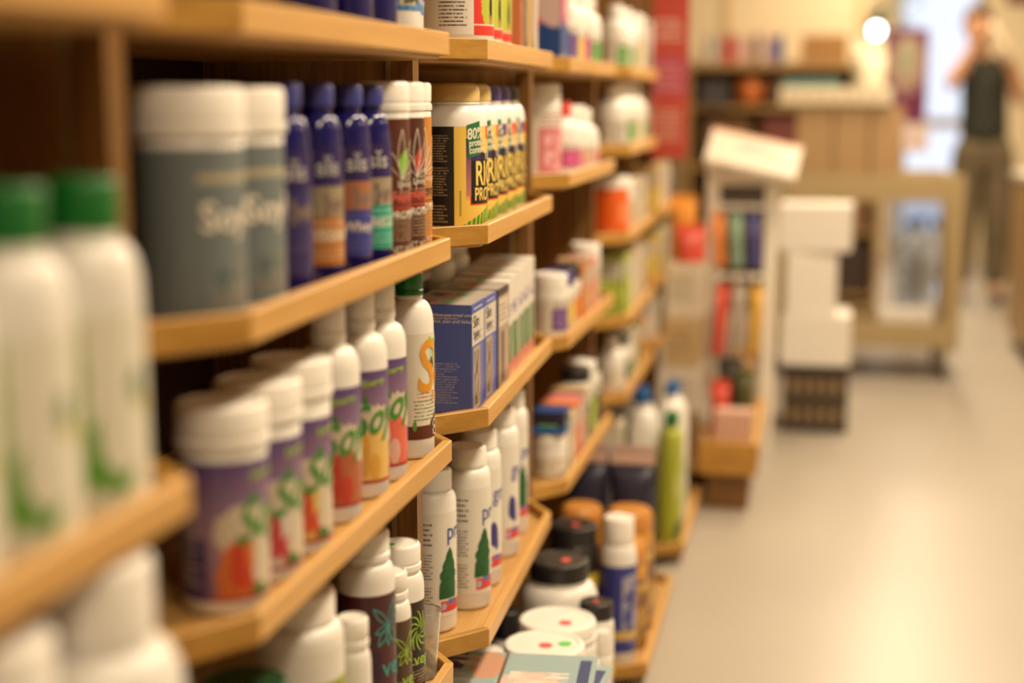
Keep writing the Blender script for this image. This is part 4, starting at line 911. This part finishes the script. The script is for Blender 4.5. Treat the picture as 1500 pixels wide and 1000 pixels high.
# ------------------------------------------------------------------ white display rack at the end of the shelves
RACKW = mat('white_rack_paint', (0.80, 0.76, 0.68), rough=.4, var=.03)
CARD = mat('white_card', (0.78, 0.74, 0.68), rough=.6, var=.03)
rack = empty('display_rack', (-.21, 4.82, 0)); tag(rack, 'white upright display rack on a wooden platform with a tilted header', 'display rack')
RY0, RY1 = -.36, .40
for (x, y, h_) in ((.085, RY1, 1.02), (-.115, RY1, 1.02)):
    box('post', RACKW, x - .021, x + .021, y - .02, y + .02, 0.0 if x > 0 else .215, h_, .003, parent=rack)
box('top_rail', RACKW, -.094, .064, RY1 - .015, RY1 + .015, .945, .985, .002, parent=rack)
for z_ in (.86, .62):
    box('cross_rail', RACKW, -.094, .064, RY1 - .008, RY1 + .008, z_, z_ + .016, parent=rack)
for z_ in (.868, .628):
    for x in (-.078, -.020, .038):
        from_bm('peg_hook', tube(bmesh.new(), [(x, RY1 - .009, z_), (x, RY1 - .20, z_ + .004), (x, RY1 - .215, z_ + .022)], .003, 6), RACKW, rack)
pf = box('platform', BOARD, -.075, .063, RY0, RY1 - .024, .150, .205, .003, parent=rack)
box('platform_lip', OAKD, -.095, .083, RY0 - .018, RY0 - .0005, .118, .215, .002, parent=rack)
box('platform_lip', OAK, .064, .082, RY0, RY1 - .024, .118, .212, .002, parent=rack)
box('plinth', UPR, -.07, .055, RY0 + .03, RY1 - .03, 0.0, .149, parent=rack)
P_HDR = print_mat('header_print', (0.72, 0.62, 0.52), [('lines', .30, .72, .45, .75, 4, (0.25, 0.20, 0.18)), ('rect', .68, .74, .35, .6, (0.45, 0.60, 0.30)), ('rect', 0, 1, .92, 1, (0.62, 0.30, 0.16))], deg=False)
hd = box('header_panel', CARD, -.155, .155, -.085, .085, -.014, .014, .004, parent=rack, loc=(.02, RY1 - .05, 1.045), rot=(R(38), R(12), 0))
bm = bmesh.new(); uvl = bm.loops.layers.uv.new('UVMap'); f_ = bm.faces.new([bm.verts.new(p) for p in ((-.15, -.08, .0148), (.15, -.08, .0148), (.15, .08, .0148), (-.15, .08, .0148))])
for l, q in zip(f_.loops, ((0, 0), (1, 0), (1, 1), (0, 1))): l[uvl].uv = q
from_bm('header_print', bm, P_HDR, hd)
def film(n, c): return mat('film_' + n, c, rough=.35, var=.35, scale=18)
HB = [('red', (0.62, 0.07, 0.04), -.078, .628, .70, 0), ('grey', (0.42, 0.36, 0.30), -.02, .628, .36, 0), ('amber', (0.62, 0.36, 0.05), .038, .628, .36, 0),
      ('orange', (0.70, 0.24, 0.06), -.078, .868, .70, 1), ('teal', (0.22, 0.34, 0.26), -.02, .868, .72, 1), ('navy', (0.06, 0.06, 0.22), .038, .868, .72, 1)]
for n, (nm, c, x, zt_, zb_, row) in enumerate(HB):
    hh = (.16 if row else .22)
    pouch('snack_bag', '%s snack bag hanging from the %s hooks of the white display rack' % (nm, 'upper' if row else 'lower'), (-.21 + x * 1.0, 4.82 + RY1 - .17 + .02 * (n % 2), zt_ - .004 - hh - .022 - .003), .044, .05, hh, film(nm, c), 'snack bags hanging on the display rack').rotation_euler.y = (.06, .05, .06, -.06, -.05, -.06)[n]
for n, (nm, c, x, y, w_, h_) in enumerate((('black', (0.03, 0.026, 0.022), -.025, .08, .085, .17), ('dark green', (0.07, 0.075, 0.02), .025, -.02, .06, .15), ('red', (0.62, 0.10, 0.07), -.045, -.16, .06, .14), ('tan', (0.42, 0.26, 0.12), .015, .22, .08, .18))):
    pouch('snack_bag', '%s bag standing on the wooden platform of the display rack' % nm, (-.21 + x, 4.82 + y, .2058), w_, .055, h_, film(nm.replace(' ', '_'), c), 'bags on the rack platform')
carton('snack_box', 'pale pink box on the near end of the wooden rack platform', (-.205, 4.55, .2058), .115, .075, .09, mat('pink_card', (0.58, 0.36, 0.28), rough=.5))
for n, (h_, c, nm) in enumerate(((.17, (0.34, 0.20, 0.10), 'brown'), (.15, (0.66, 0.60, 0.50), 'white'), (.16, (0.50, 0.36, 0.18), 'tan'), (.18, (0.64, 0.56, 0.44), 'cream'))):
    zz = BASEZ + sum((.17, .15, .16, .18, .13)[:n]) + .0012 * n
    carton('stacked_carton', '%s carton in the stack beside the display rack, %s from the bottom' % (nm, ORD[n]), (-.392 + .006 * (n % 2), 4.945, zz), .115, .16, h_, mat('stack_' + nm.replace(' ', '_'), c, rough=.6), print_mat('stackp_%d' % n, c, [('lines', .1, .9, .3, .8, 4, tuple(v * .5 for v in c))], deg=False), print_mat('stackp_%d' % n, c, []), group='cartons stacked beside the rack', rz=R(3 - 2 * n))
zz = BASEZ + .66 + .0012 * 4
pouch('snack_bag', 'red bag lying against the front of the carton stack top', (-.372, 4.905, zz), .095, .05, .10, film('redbag', (0.62, 0.07, 0.04)), None, None, R(12))
pouch('snack_bag', 'orange and yellow bag standing behind the red bag on the carton stack', (-.405, 4.985, zz), .085, .05, .19, film('orangebag', (0.72, 0.30, 0.05)), None, None, R(-6))
# red hanging banner
bn = empty('hanging_banner', (-.425, 4.637, 1.055)); tag(bn, 'tall red banner with pale lettering hanging at the end of the shelves', 'banner')
P_RB = print_mat('red_banner_print', (0.46, 0.06, 0.04), [('lines', .1, .9, .70, .84, 4, (0.66, 0.45, 0.38)), ('rect', 0, 1, .38, .62, (0.42, 0.06, 0.10)), ('lines', .1, .9, .10, .30, 6, (0.62, 0.36, 0.28)), ('lines', .1, .9, .40, .58, 4, (0.55, 0.22, 0.24))], deg=False)
bm = bmesh.new(); uvl = bm.loops.layers.uv.new('UVMap')
add_box(bm, -.055, .055, -.002, .002, 0, .50)
for f_ in bm.faces:
    for l in f_.loops: l[uvl].uv = ((l.vert.co.x + .055) / .11, l.vert.co.z / .5)
from_bm('sheet', bm, P_RB, bn)
box('hanging_bar', RACKW, -.06, .06, -.005, .005, .50, .512, parent=bn)
from_bm('cord', tube(bmesh.new(), [(0, 0, .512), (0, 0, CEIL - 1.04)], .0015, 5), RACKW, bn)

# ------------------------------------------------------------------ black crate with white cartons on it
CRX0, CRX1, CRY0, CRY1 = -.075, .165, 5.62, 5.92
cr = empty('crate', ((CRX0 + CRX1) / 2, (CRY0 + CRY1) / 2, 0)); tag(cr, 'black plastic crate with open lattice sides under the white boxes', 'crate')
cw, cdp = (CRX1 - CRX0) / 2, (CRY1 - CRY0) / 2
box('crate_floor', BLACK, -cw, cw, -cdp, cdp, 0.0, .008, parent=cr)
for z_ in (.008, .115, .228):
    for (x0, x1, y0, y1) in ((-cw, cw, -cdp, -cdp + .008), (-cw, cw, cdp - .008, cdp), (-cw, -cw + .008, -cdp + .008, cdp - .008), (cw - .008, cw, -cdp + .008, cdp - .008)):
        box('rail', BLACK, x0, x1, y0, y1, z_, z_ + .022, parent=cr)
for i in range(6):
    x = -cw + .012 + i * (2 * cw - .024) / 5
    for y in (-cdp + .0065, cdp - .0065): box('lattice_bar', BLACK, x - .010, x + .010, y - .0015, y + .0015, .03, .228, parent=cr)
for i in range(7):
    y = -cdp + .016 + i * (2 * cdp - .032) / 6
    for x in (-cw + .0065, cw - .0065): box('lattice_bar', BLACK, x - .0015, x + .0015, y - .010, y + .010, .03, .228, parent=cr)
carton('packed_box', 'tan box packed inside the black crate', ((CRX0 + CRX1) / 2, (CRY0 + CRY1) / 2, .0088), .20, .26, .20, KRAFT)
carton('white_carton', 'white carton standing directly on the black crate', (.04, 5.75, .2508), .255, .25, .188, CARD, bev=.003)
carton('white_carton', 'narrow white carton in the middle of the stack on the crate', (.012, 5.74, .4396), .185, .20, .238, CARD, bev=.003, rz=R(4))
carton('white_carton', 'wide white carton on top of the stack on the crate', (.03, 5.75, .6784), .262, .24, .17, CARD, bev=.003, rz=R(-3))

# ------------------------------------------------------------------ beige trolley
TROL = mat('beige_trolley_paint', (0.42, 0.32, 0.165), rough=.45, var=.05)
RUB = mat('dark_rubber', (0.03, 0.03, 0.03), rough=.6)
tr = empty('trolley', (.255, 7.05, 0)); tag(tr, 'beige metal trolley with two deep trays on black castors', 'trolley')
TW, TD = .355, .27
for (z0, z1) in ((.79, .905), (.145, .255)):
    ty = box('tray_floor', TROL, -TW, TW, -TD, TD, z0, z0 + .01, parent=tr)
    for (x0, x1, y0, y1) in ((-TW, TW, -TD, -TD + .012), (-TW, TW, TD - .012, TD), (-TW, -TW + .012, -TD + .012, TD - .012), (TW - .012, TW, -TD + .012, TD - .012)):
        box('tray_wall', TROL, x0, x1, y0, y1, z0 + .01, z1, .002, parent=ty)
for sx in (-1, 1):
    for sy in (-1, 1):
        box('leg', TROL, sx * TW - .026 + (.0265 if sx > 0 else -.0265), sx * TW + .026 + (.0265 if sx > 0 else -.0265), sy * (TD - .03) - .02, sy * (TD - .03) + .02, .13, .90, .003, parent=tr)
        cs = box('castor_fork', TROL, sx * (TW - .01) - .016, sx * (TW - .01) + .016, sy * (TD - .05) - .015, sy * (TD - .05) + .015, .085, .1445, parent=tr)
        o = inst('castor_wheel', lathe_mesh([(0, -.014), (.030, -.014), (.048, -.010), (.050, 0), (.048, .010), (.030, .014), (0, .014)], 20), tr, (sx * (TW - .01), sy * (TD - .05), .050), (0, math.pi / 2, 0), RUB)
zb = .8005 + .0004
for n, (x, w_, h_) in enumerate(((.015, .155, .40), (.175, .15, .405), (.325, .135, .395))):
    pk = carton('storage_carton', 'brown cardboard box on the trolley, %s of three side by side' % ('left', 'middle', 'right')[n], (x + .0, 6.93, zb), w_, .22, h_, KRAFT, group='cardboard boxes on the trolley', bev=.003)
    box('packing_tape', mat('tape', (0.50, 0.36, 0.18), rough=.3), -.02, .02, -.1108, .1108, h_ + .0002, h_ + .0006, parent=pk)
ctop = zb + .406
t = empty('produce_tray', (.10, 6.93, ctop)); tag(t, 'cream tray with teal packs lying on the cardboard boxes', 'tray')
CRT = mat('cream_tray', (0.72, 0.66, 0.48), rough=.5)
box('tray_base', CRT, -.24, .24, -.14, .14, 0, .008, .002, parent=t)
for (x0, x1, y0, y1) in ((-.24, .24, -.14, -.13), (-.24, .24, .13, .14), (-.24, -.23, -.13, .13), (.23, .24, -.13, .13)): box('tray_side', CRT, x0, x1, y0, y1, .008, .075, .002, parent=t)
for i in range(8): box('tray_slat', mat('pink_slat', (0.66, 0.46, 0.34), rough=.5), -.21 + i * .055, -.185 + i * .055, -.1425, -.1402, .015, .06, parent=t)
for n in range(3):
    carton('produce_pack', 'teal pack lying in the cream tray, %s of three' % ('left', 'middle', 'right')[n], (-.09 + n * .082, 6.93, ctop + .0088), .075, .16, .10, film('tealpack', (0.16, 0.30, 0.28)), group='teal packs')
for n, (x, y, z_, w_, h_, lb) in enumerate(((.250, 6.865, .0088, .13, .20, 'plump cream paper bag at the right end of the tray'), (.238, 6.975, .0088, .14, .25, 'taller cream paper bag behind the plump one in the tray'))):
    pouch('paper_bag', lb, (x, y, ctop + z_), w_, .085, h_, mat('cream_paper', (0.80, 0.70, 0.52), rough=.7), 'cream bags in the tray')
carton('flat_box', 'white flat box on the lower tray of the trolley', (.44, 6.95, .1558), .24, .22, .135, CARD, bev=.003)
# clear water bottles behind the trolley
JUG = mat('clear_blue_jug', (0.70, 0.80, 0.95), rough=.06, trans=.9, var=.02)
for n, (x, y) in enumerate(((.52, 8.05), (.66, 8.10), (.59, 8.24))):
    t = empty('water_jug', (x, y, 0)); tag(t, 'tall clear blue water jug on the floor behind the trolley, %s' % ('left one', 'right one', 'rear one')[n], 'jug', 'clear water jugs')
    inst('body', lathe_mesh([(0, .001), (.058, .001), (.065, .01), (.065, .20), (.060, .21), (.065, .22), (.065, .42), (.045, .50), (.022, .54), (.022, .58), (0, .58)], 24), t, m=JUG)
    inst('cap', lathe_mesh([(.0225, .575), (.026, .575), (.026, .61), (.022, .615), (0, .615)], 16), t, m=BLUEC)

# ------------------------------------------------------------------ bookcase against the partition
CASE = wood_mat('bookcase_wood', (0.45, 0.28, 0.11), (0.32, 0.18, 0.06))
bc = empty('bookcase', (-.16, 9.10, 0)); tag(bc, 'low wooden bookcase against the cream partition, books along its top', 'bookcase')
box('side_panel', CASE, -.56, -.535, -.17, .17, 0, 1.40, parent=bc); box('side_panel', CASE, .535, .56, -.17, .17, 0, 1.40, parent=bc)
box('top_board', CASE, -.58, .575, -.19, .18, 1.4005, 1.435, parent=bc)
for z_ in (.08, .45, .82, 1.165): box('shelf_board', CASE, -.5345, .5345, -.16, .155, z_, z_ + .025, parent=bc)
box('back_board', DARKW, -.5345, .5345, .156, .17, 0.0, 1.40, parent=bc)
BKC = [('grey', (0.35, 0.32, 0.30)), ('red', (0.50, 0.05, 0.04)), ('pink', (0.60, 0.28, 0.24)), ('cream', (0.66, 0.58, 0.46)), ('black', (0.03, 0.028, 0.03)), ('brown', (0.20, 0.09, 0.05)), ('blue', (0.06, 0.10, 0.26)), ('tan', (0.45, 0.30, 0.16))]
x = -.62; seqn = 0
for n, ci in enumerate((0, 3, 0, 1, 1, 2, 3, 2, 4, 3, 2, 6, 6)):
    nm, c = BKC[ci]; w_ = (.030, .036, .026, .040)[n % 4]; h_ = (.16, .15, .17, .14)[n % 4]
    t = empty('book', (x + w_ / 2, 8.99, 1.4358)); tag(t, '%s book standing on the bookcase, %s from the left' % (nm, (ORD + ['thirteenth'])[n]), 'book', 'books on the bookcase')
    cv = mat('book_' + nm, c, rough=.5)
    bm = bmesh.new(); add_box(bm, -w_ / 2, w_ / 2, -.075, -.070, 0, h_); add_box(bm, -w_ / 2, -w_ / 2 + .002, -.070, .075, 0, h_); add_box(bm, w_ / 2 - .002, w_ / 2, -.070, .075, 0, h_)
    from_bm('cover', bm, cv, t)
    box('pages', PAPER, -w_ / 2 + .0022, w_ / 2 - .0022, -.0698, .072, .003, h_ - .004, parent=t)
    x += w_ + .002
carton('wooden_box', 'brown wooden box at the right end of the bookcase top', (.06, 9.0, 1.4358), .26, .17, .155, mat('brown_box', (0.34, 0.17, 0.05), rough=.6))
# a round orange and red ball on the shelf, and boxes below
t = empty('ball', (-.36, 9.02, 1.1908)); tag(t, 'round orange and red ball on the upper shelf of the bookcase', 'ball')
inst('ball_shell', lathe_mesh([(.085 * math.sin(math.pi * i / 12), .085 - .085 * math.cos(math.pi * i / 12)) for i in range(13)], 24), t, m=mat('ball_orange', (0.75, 0.16, 0.03), rough=.35, var=.8, scale=9))
carton('storage_carton', 'dark box beside the orange ball on the bookcase shelf', (-.56, 9.02, 1.1908), .16, .2, .14, DARKBOX)
carton('storage_carton', 'dark wide box on the upper bookcase shelf, right of the orange ball', (-.10, 9.04, 1.1908), .28, .2, .15, mat('brown_dark_box', (0.12, 0.05, 0.025), rough=.6))
for n, (x, z_, w_, h_, cn) in enumerate(((-.48, .8458, .25, .25, 'brown'), (-.14, .8458, .28, .27, 'maroon'), (.20, .8458, .30, .25, 'dark'), (-.40, .4758, .32, .28, 'dark'), (.10, .4758, .48, .28, 'brown'), (.0, .1058, .70, .30, 'dark'))):
    carton('storage_carton', '%s storage box on the %s bookcase shelf, %s' % (cn, 'middle' if z_ > .6 else 'lower' if z_ > .3 else 'bottom', ('left', 'centre', 'right', 'left', 'right', 'wide one')[n]), (x, 9.05, z_), w_, .18, h_, mat('store_' + cn, {'brown': (0.22, 0.11, 0.045), 'maroon': (0.16, 0.04, 0.03), 'tan': (0.42, 0.26, 0.11), 'dark': (0.05, 0.03, 0.02)}[cn], rough=.6), group='boxes in the bookcase')
# purple sign on a stand, with a pale leaflet box
sg = empty('sign_stand', (.505, 8.72, 0)); tag(sg, 'purple sign board with a pale square panel on a slim stand', 'sign')
MAG = (0.13, 0.010, 0.060)
P_PS = print_mat('purple_sign_print', MAG, [('ell', .5, .62, .44, .32, (0.34, 0.22, 0.17)), ('rect', .34, .68, .50, .86, (0.36, 0.36, 0.22)), ('lines', .38, .64, .54, .82, 5, (0.16, 0.20, 0.12)), ('ell', .3, .12, .25, .06, (0.30, 0.10, 0.03))], deg=False)
box('stand_base', RUB, -.14, .14, -.12, .12, 0, .02, .003, parent=sg)
from_bm('stand_pole', tube(bmesh.new(), [(0, 0, .02), (0, 0, 1.12)], .014, 10), FRM, sg)
bd = box('board', mat('purple_board', MAG, rough=.5), -.115, .115, -.012, .012, 1.10, 1.61, .002, parent=sg)
bm = bmesh.new(); uvl = bm.loops.layers.uv.new('UVMap'); f_ = bm.faces.new([bm.verts.new(p) for p in ((-.113, -.0126, 1.102), (.113, -.0126, 1.102), (.113, -.0126, 1.608), (-.113, -.0126, 1.608))])
for l, q in zip(f_.loops, ((0, 0), (1, 0), (1, 1), (0, 1))): l[uvl].uv = q
from_bm('sign_print', bm, P_PS, bd)
box('leaflet_holder', mat('pale_pink_leaflets', (0.70, 0.56, 0.54), rough=.6), -.11, .13, -.07, -.015, .94, 1.09, .004, parent=sg)
# globe lamp at the end of the partition
gl = empty('wall_lamp', (.3008, 9.36, 1.63)); tag(gl, 'small glowing white globe lamp on the partition end', 'lamp')
from_bm('bracket', tube(bmesh.new(), [(0, 0, -.05), (.03, 0, -.06), (.06, 0, -.05), (.06, 0, -.034)], .006, 8), FRM, gl)
inst('globe', lathe_mesh([(.034 * math.sin(math.pi * i / 10), -.034 * math.cos(math.pi * i / 10)) for i in range(11)], 20), gl, (.06, 0, 0), m=mat('lamp_glass', (0.9, 0.95, 1.0), emit=(0.80, 0.92, 1.0), emit_s=13.0))
# tall leafy plant by the door
pl = empty('potted_plant', (.36, 11.3, 0)); tag(pl, 'tall potted plant with long green leaves beside the glazed door', 'plant')
inst('pot', lathe_mesh([(0, 0), (.11, 0), (.15, .28), (.158, .28), (.158, .31), (.14, .31), (.135, .27), (0, .27)], 24), pl, m=mat('terracotta', (0.35, 0.13, 0.06), rough=.7))
from_bm('stem', tube(bmesh.new(), [(0, 0, .27), (.01, 0, .9), (-.01, .01, 1.75)], [.02, .016, .010], 8), mat('stem', (0.16, 0.10, 0.05), rough=.8), pl)
LEAFG = mat('plant_leaf', (0.03, 0.13, 0.045), rough=.4, var=.4, scale=8)
lbm = bmesh.new(); prev = None
for i in range(8):
    q = i / 7; w_ = .028 * math.sin(math.pi * (.08 + .92 * q)) ** .7; x_ = .42 * q; z_ = .26 * math.sin(q * 2.0) - .10 * q
    row = [lbm.verts.new((x_, s * w_, z_ + abs(s) * .008)) for s in (-1, 0, 1)]
    if prev:
        for j in range(2): lbm.faces.new((prev[j], prev[j + 1], row[j + 1], row[j]))
    prev = row
bmesh.ops.solidify(lbm, geom=lbm.faces[:], thickness=.0015)
lf = from_bm('leaf', lbm, LEAFG, pl, (0, 0, 1.74), (0, 0, 0), True)
for i in range(1, 22):
    o = lf.copy(); COL.objects.link(o); o.location = (0, 0, 1.50 + .26 * (i % 7) / 6); o.rotation_euler = (0, -.25 + .5 * ((i * 5) % 7) / 6, i * 2.399)
# ------------------------------------------------------------------ counter along the right side of the aisle
ct = empty('counter', (1.005, 4.9, 0)); tag(ct, 'orange-brown wooden counter with pale top at the right edge', 'counter')
box('cabinet', UPR, 0.02, .60, 0, 3.1, .06, .84, parent=ct); box('worktop', CREAM, 0, .62, -.01, 3.12, .8405, .875, .003, parent=ct)
box('plinth', RUB, .06, .58, .04, 3.06, 0, .0595, parent=ct)
for i in range(5): box('door_panel', CASE, .006, .0195, .02 + i * .615, .62 + i * .615, .08, .82, .002, parent=ct)
carton('display_box', 'dark box standing on the right-hand counter', (1.22, 7.78, .8758), .20, .26, .13, DARKBOX)
carton('display_box', 'pink and red box lying on the dark box on the counter', (1.20, 7.80, 1.0066), .18, .2, .06, mat('pinkred', (0.55, 0.10, 0.10), rough=.5))
mb = box('header_sign', mat('maroon_board', (0.14, 0.02, 0.03), rough=.5), -.42, .42, -.03, 0, 0, .30, .003, loc=(1.82, YB - .001, 1.93)); tag(mb, 'maroon header board high on the end wall beside the door', 'sign')

# ------------------------------------------------------------------ person
SKIN = mat('skin', (0.50, 0.26, 0.14), rough=.5, var=.06)
TOPM = mat('dark_top_cloth', (0.022, 0.024, 0.015), rough=.85, var=.25, scale=20)
TROM = mat('khaki_cloth', (0.13, 0.10, 0.055), rough=.85, var=.15, scale=20)
HAIR = mat('brown_hair', (0.10, 0.045, 0.018), rough=.6, var=.4, scale=60)
def skin_mesh(name, verts, edges, radii, m, parent, root=0, sub=2):
    me = bpy.data.meshes.new(name); me.from_pydata(verts, edges, []); me.materials.append(m)
    o = bpy.data.objects.new(name, me); link(o, parent)
    md = o.modifiers.new('Skin', 'SKIN'); md.use_smooth_shade = True
    for i, sv in enumerate(me.skin_vertices[0].data):
        r_ = radii[i]; sv.radius = r_ if isinstance(r_, tuple) else (r_, r_); sv.use_root = (i == root)
    s_ = o.modifiers.new('Subdivision', 'SUBSURF'); s_.levels = sub; s_.render_levels = sub
    return o
ps = empty('person', (1.02, 9.5, 0)); tag(ps, 'person in dark sleeveless top and khaki trousers raising both hands to the face', 'person')
V, E_, RA = [], [], []
def jv(p, r_, frm=None):
    V.append(p); RA.append(r_)
    if frm is not None: E_.append((frm, len(V) - 1))
    return len(V) - 1
pel = jv((0, 0, .95), .10); sp_ = jv((-.005, 0, 1.13), .088, pel); ch = jv((-.01, 0, 1.32), .105, sp_)
nb = jv((-.03, -.005, 1.46), (.075, .06), ch); nk = jv((-.052, -.02, 1.535), .046, nb)
h0 = jv((-.065, -.035, 1.60), (.062, .075), nk); h1 = jv((-.07, -.035, 1.67), (.072, .088), h0); h2 = jv((-.07, -.028, 1.735), (.055, .065), h1)
arms = []
for (sh, el, ha, d) in (((-.155, 0, 1.41), (-.225, -.20, 1.30), (-.100, -.165, 1.545), Vector((.045, -.0, .085))), ((.135, 0, 1.41), (.185, -.15, 1.20), (.115, -.24, 1.41), Vector((-.03, .01, .085)))):
    a = jv(sh, .058, ch); b_ = jv(tuple(Vector(sh).lerp(Vector(el), .5)), .046, a); c_ = jv(el, .040, b_); e_ = jv(tuple(Vector(el).lerp(Vector(ha), .45)), .037, c_); w_ = jv(ha, .026, e_)
    pm = jv(tuple(Vector(ha) + d * .5), (.034, .020), w_); kn = jv(tuple(Vector(ha) + d * .95), (.036, .018), pm)
    side = d.cross(Vector((0, 1, 0))).normalized(); fwd = Vector((0, -1, 0))
    for i, (o_, ln) in enumerate(((-.028, .062), (-.0095, .072), (.0095, .068), (.028, .052))):
        p0 = Vector(ha) + d * 1.0 + side * o_; dn_ = d.normalized()
        f0 = jv(tuple(p0), .0095, kn); f1 = jv(tuple(p0 + dn_ * ln * .5 + fwd * .006), .0088, f0); jv(tuple(p0 + dn_ * ln * .85 + fwd * -.014), .0080, f1)
    t0 = jv(tuple(Vector(ha) + d * .45 + side * .038), .011, pm); jv(tuple(Vector(ha) + d * .85 + side * .058 + fwd * .012), .0095, t0)
for s in (-1, 1):
    hp = jv((s * .082, 0, .88), .085, pel); kn_ = jv((s * .098, -.015, .49), .055, hp); cf = jv((s * .104, .015, .33), .052, kn_); an = jv((s * .108, .01, .085), .034, cf); jv((s * .112, .03, .045), .036, an); jv((s * .120, -.10, .035), (.036, .026), an)
skin_mesh('body', V, E_, RA, SKIN, ps)
skin_mesh('sleeveless_top', [(0, 0, .92), (-.003, 0, 1.08), (-.008, 0, 1.24), (-.01, 0, 1.34), (-.012, 0, 1.41), (-.10, 0, 1.415), (.085, 0, 1.415)], [(0, 1), (1, 2), (2, 3), (3, 4), (4, 5), (4, 6)], [.168, .148, .148, .152, .125, .070, .070], TOPM, ps)
tv = [(0, 0, 1.05), (0, 0, .95)]; te = [(0, 1)]; trd = [.146, .158]
for s in (-1, 1):
    i0 = len(tv); tv += [(s * .085, 0, .86), (s * .098, -.012, .50), (s * .105, .012, .30), (s * .108, .012, .10)]; te += [(1, i0), (i0, i0 + 1), (i0 + 1, i0 + 2), (i0 + 2, i0 + 3)]; trd += [.118, .098, .088, .080]
skin_mesh('trousers', tv, te, trd, TROM, ps, 1)
for s in (-1, 1):
    skin_mesh('shoe', [(s * .111, .05, .042), (s * .113, -.02, .048), (s * .120, -.10, .036), (s * .124, -.165, .032)], [(0, 1), (1, 2), (2, 3)], [(.040, .038), (.042, .044), (.044, .034), (.034, .028)], mat('dark_shoe', (0.03, 0.025, 0.022), rough=.6), ps)
bm = bmesh.new(); bmesh.ops.create_icosphere(bm, subdivisions=3, radius=1.0)
bmesh.ops.delete(bm, geom=[v for v in bm.verts if v.co.z < -.75 or (v.co.y < -.50 and v.co.z < .42) or (v.co.y < .1 and v.co.z < -.1 and abs(v.co.x) < .8)], context='VERTS')
for v in bm.verts: v.co = (v.co.x * .084, v.co.y * .102, v.co.z * .100)
bmesh.ops.solidify(bm, geom=bm.faces[:], thickness=.008)
from_bm('hair', bm, HAIR, ps, (-.07, -.028, 1.690), smooth=True)
for s in (-1, 1):
    inst('eye', lathe_mesh([(.010 * math.sin(math.pi * i / 6), -.010 * math.cos(math.pi * i / 6)) for i in range(7)], 12), ps, (-.07 + s * .028, -.112, 1.665), m=mat('eye_dark', (0.05, 0.035, 0.03), rough=.2))
    inst('ear', lathe_mesh([(.013 * math.sin(math.pi * i / 6), -.024 * math.cos(math.pi * i / 6)) for i in range(7)], 10), ps, (-.07 + s * .074, -.03, 1.655), m=SKIN)
from_bm('nose', tube(bmesh.new(), [(-.07, -.112, 1.668), (-.07, -.128, 1.642), (-.07, -.132, 1.630)], [.007, .011, .012], 8), SKIN, ps, smooth=True)
from_bm('mouth', tube(bmesh.new(), [(-.092, -.104, 1.605), (-.07, -.111, 1.603), (-.048, -.104, 1.605)], [.003, .006, .003], 6), mat('lips', (0.40, 0.12, 0.09), rough=.5), ps)
t = empty('paper_tube', (1.125, 9.225, 1.455)); tag(t, "pale tube held slantwise in the person's hand up to the face", 'tube')
from_bm('tube_wall', tube(bmesh.new(), [(0, 0, 0), (-.012, -.005, .018), (-.115, -.03, .185), (-.125, -.032, .20)], [.022, .025, .025, .020], 16), mat('pale_tube_card', (0.78, 0.66, 0.48), rough=.5), t, smooth=True)
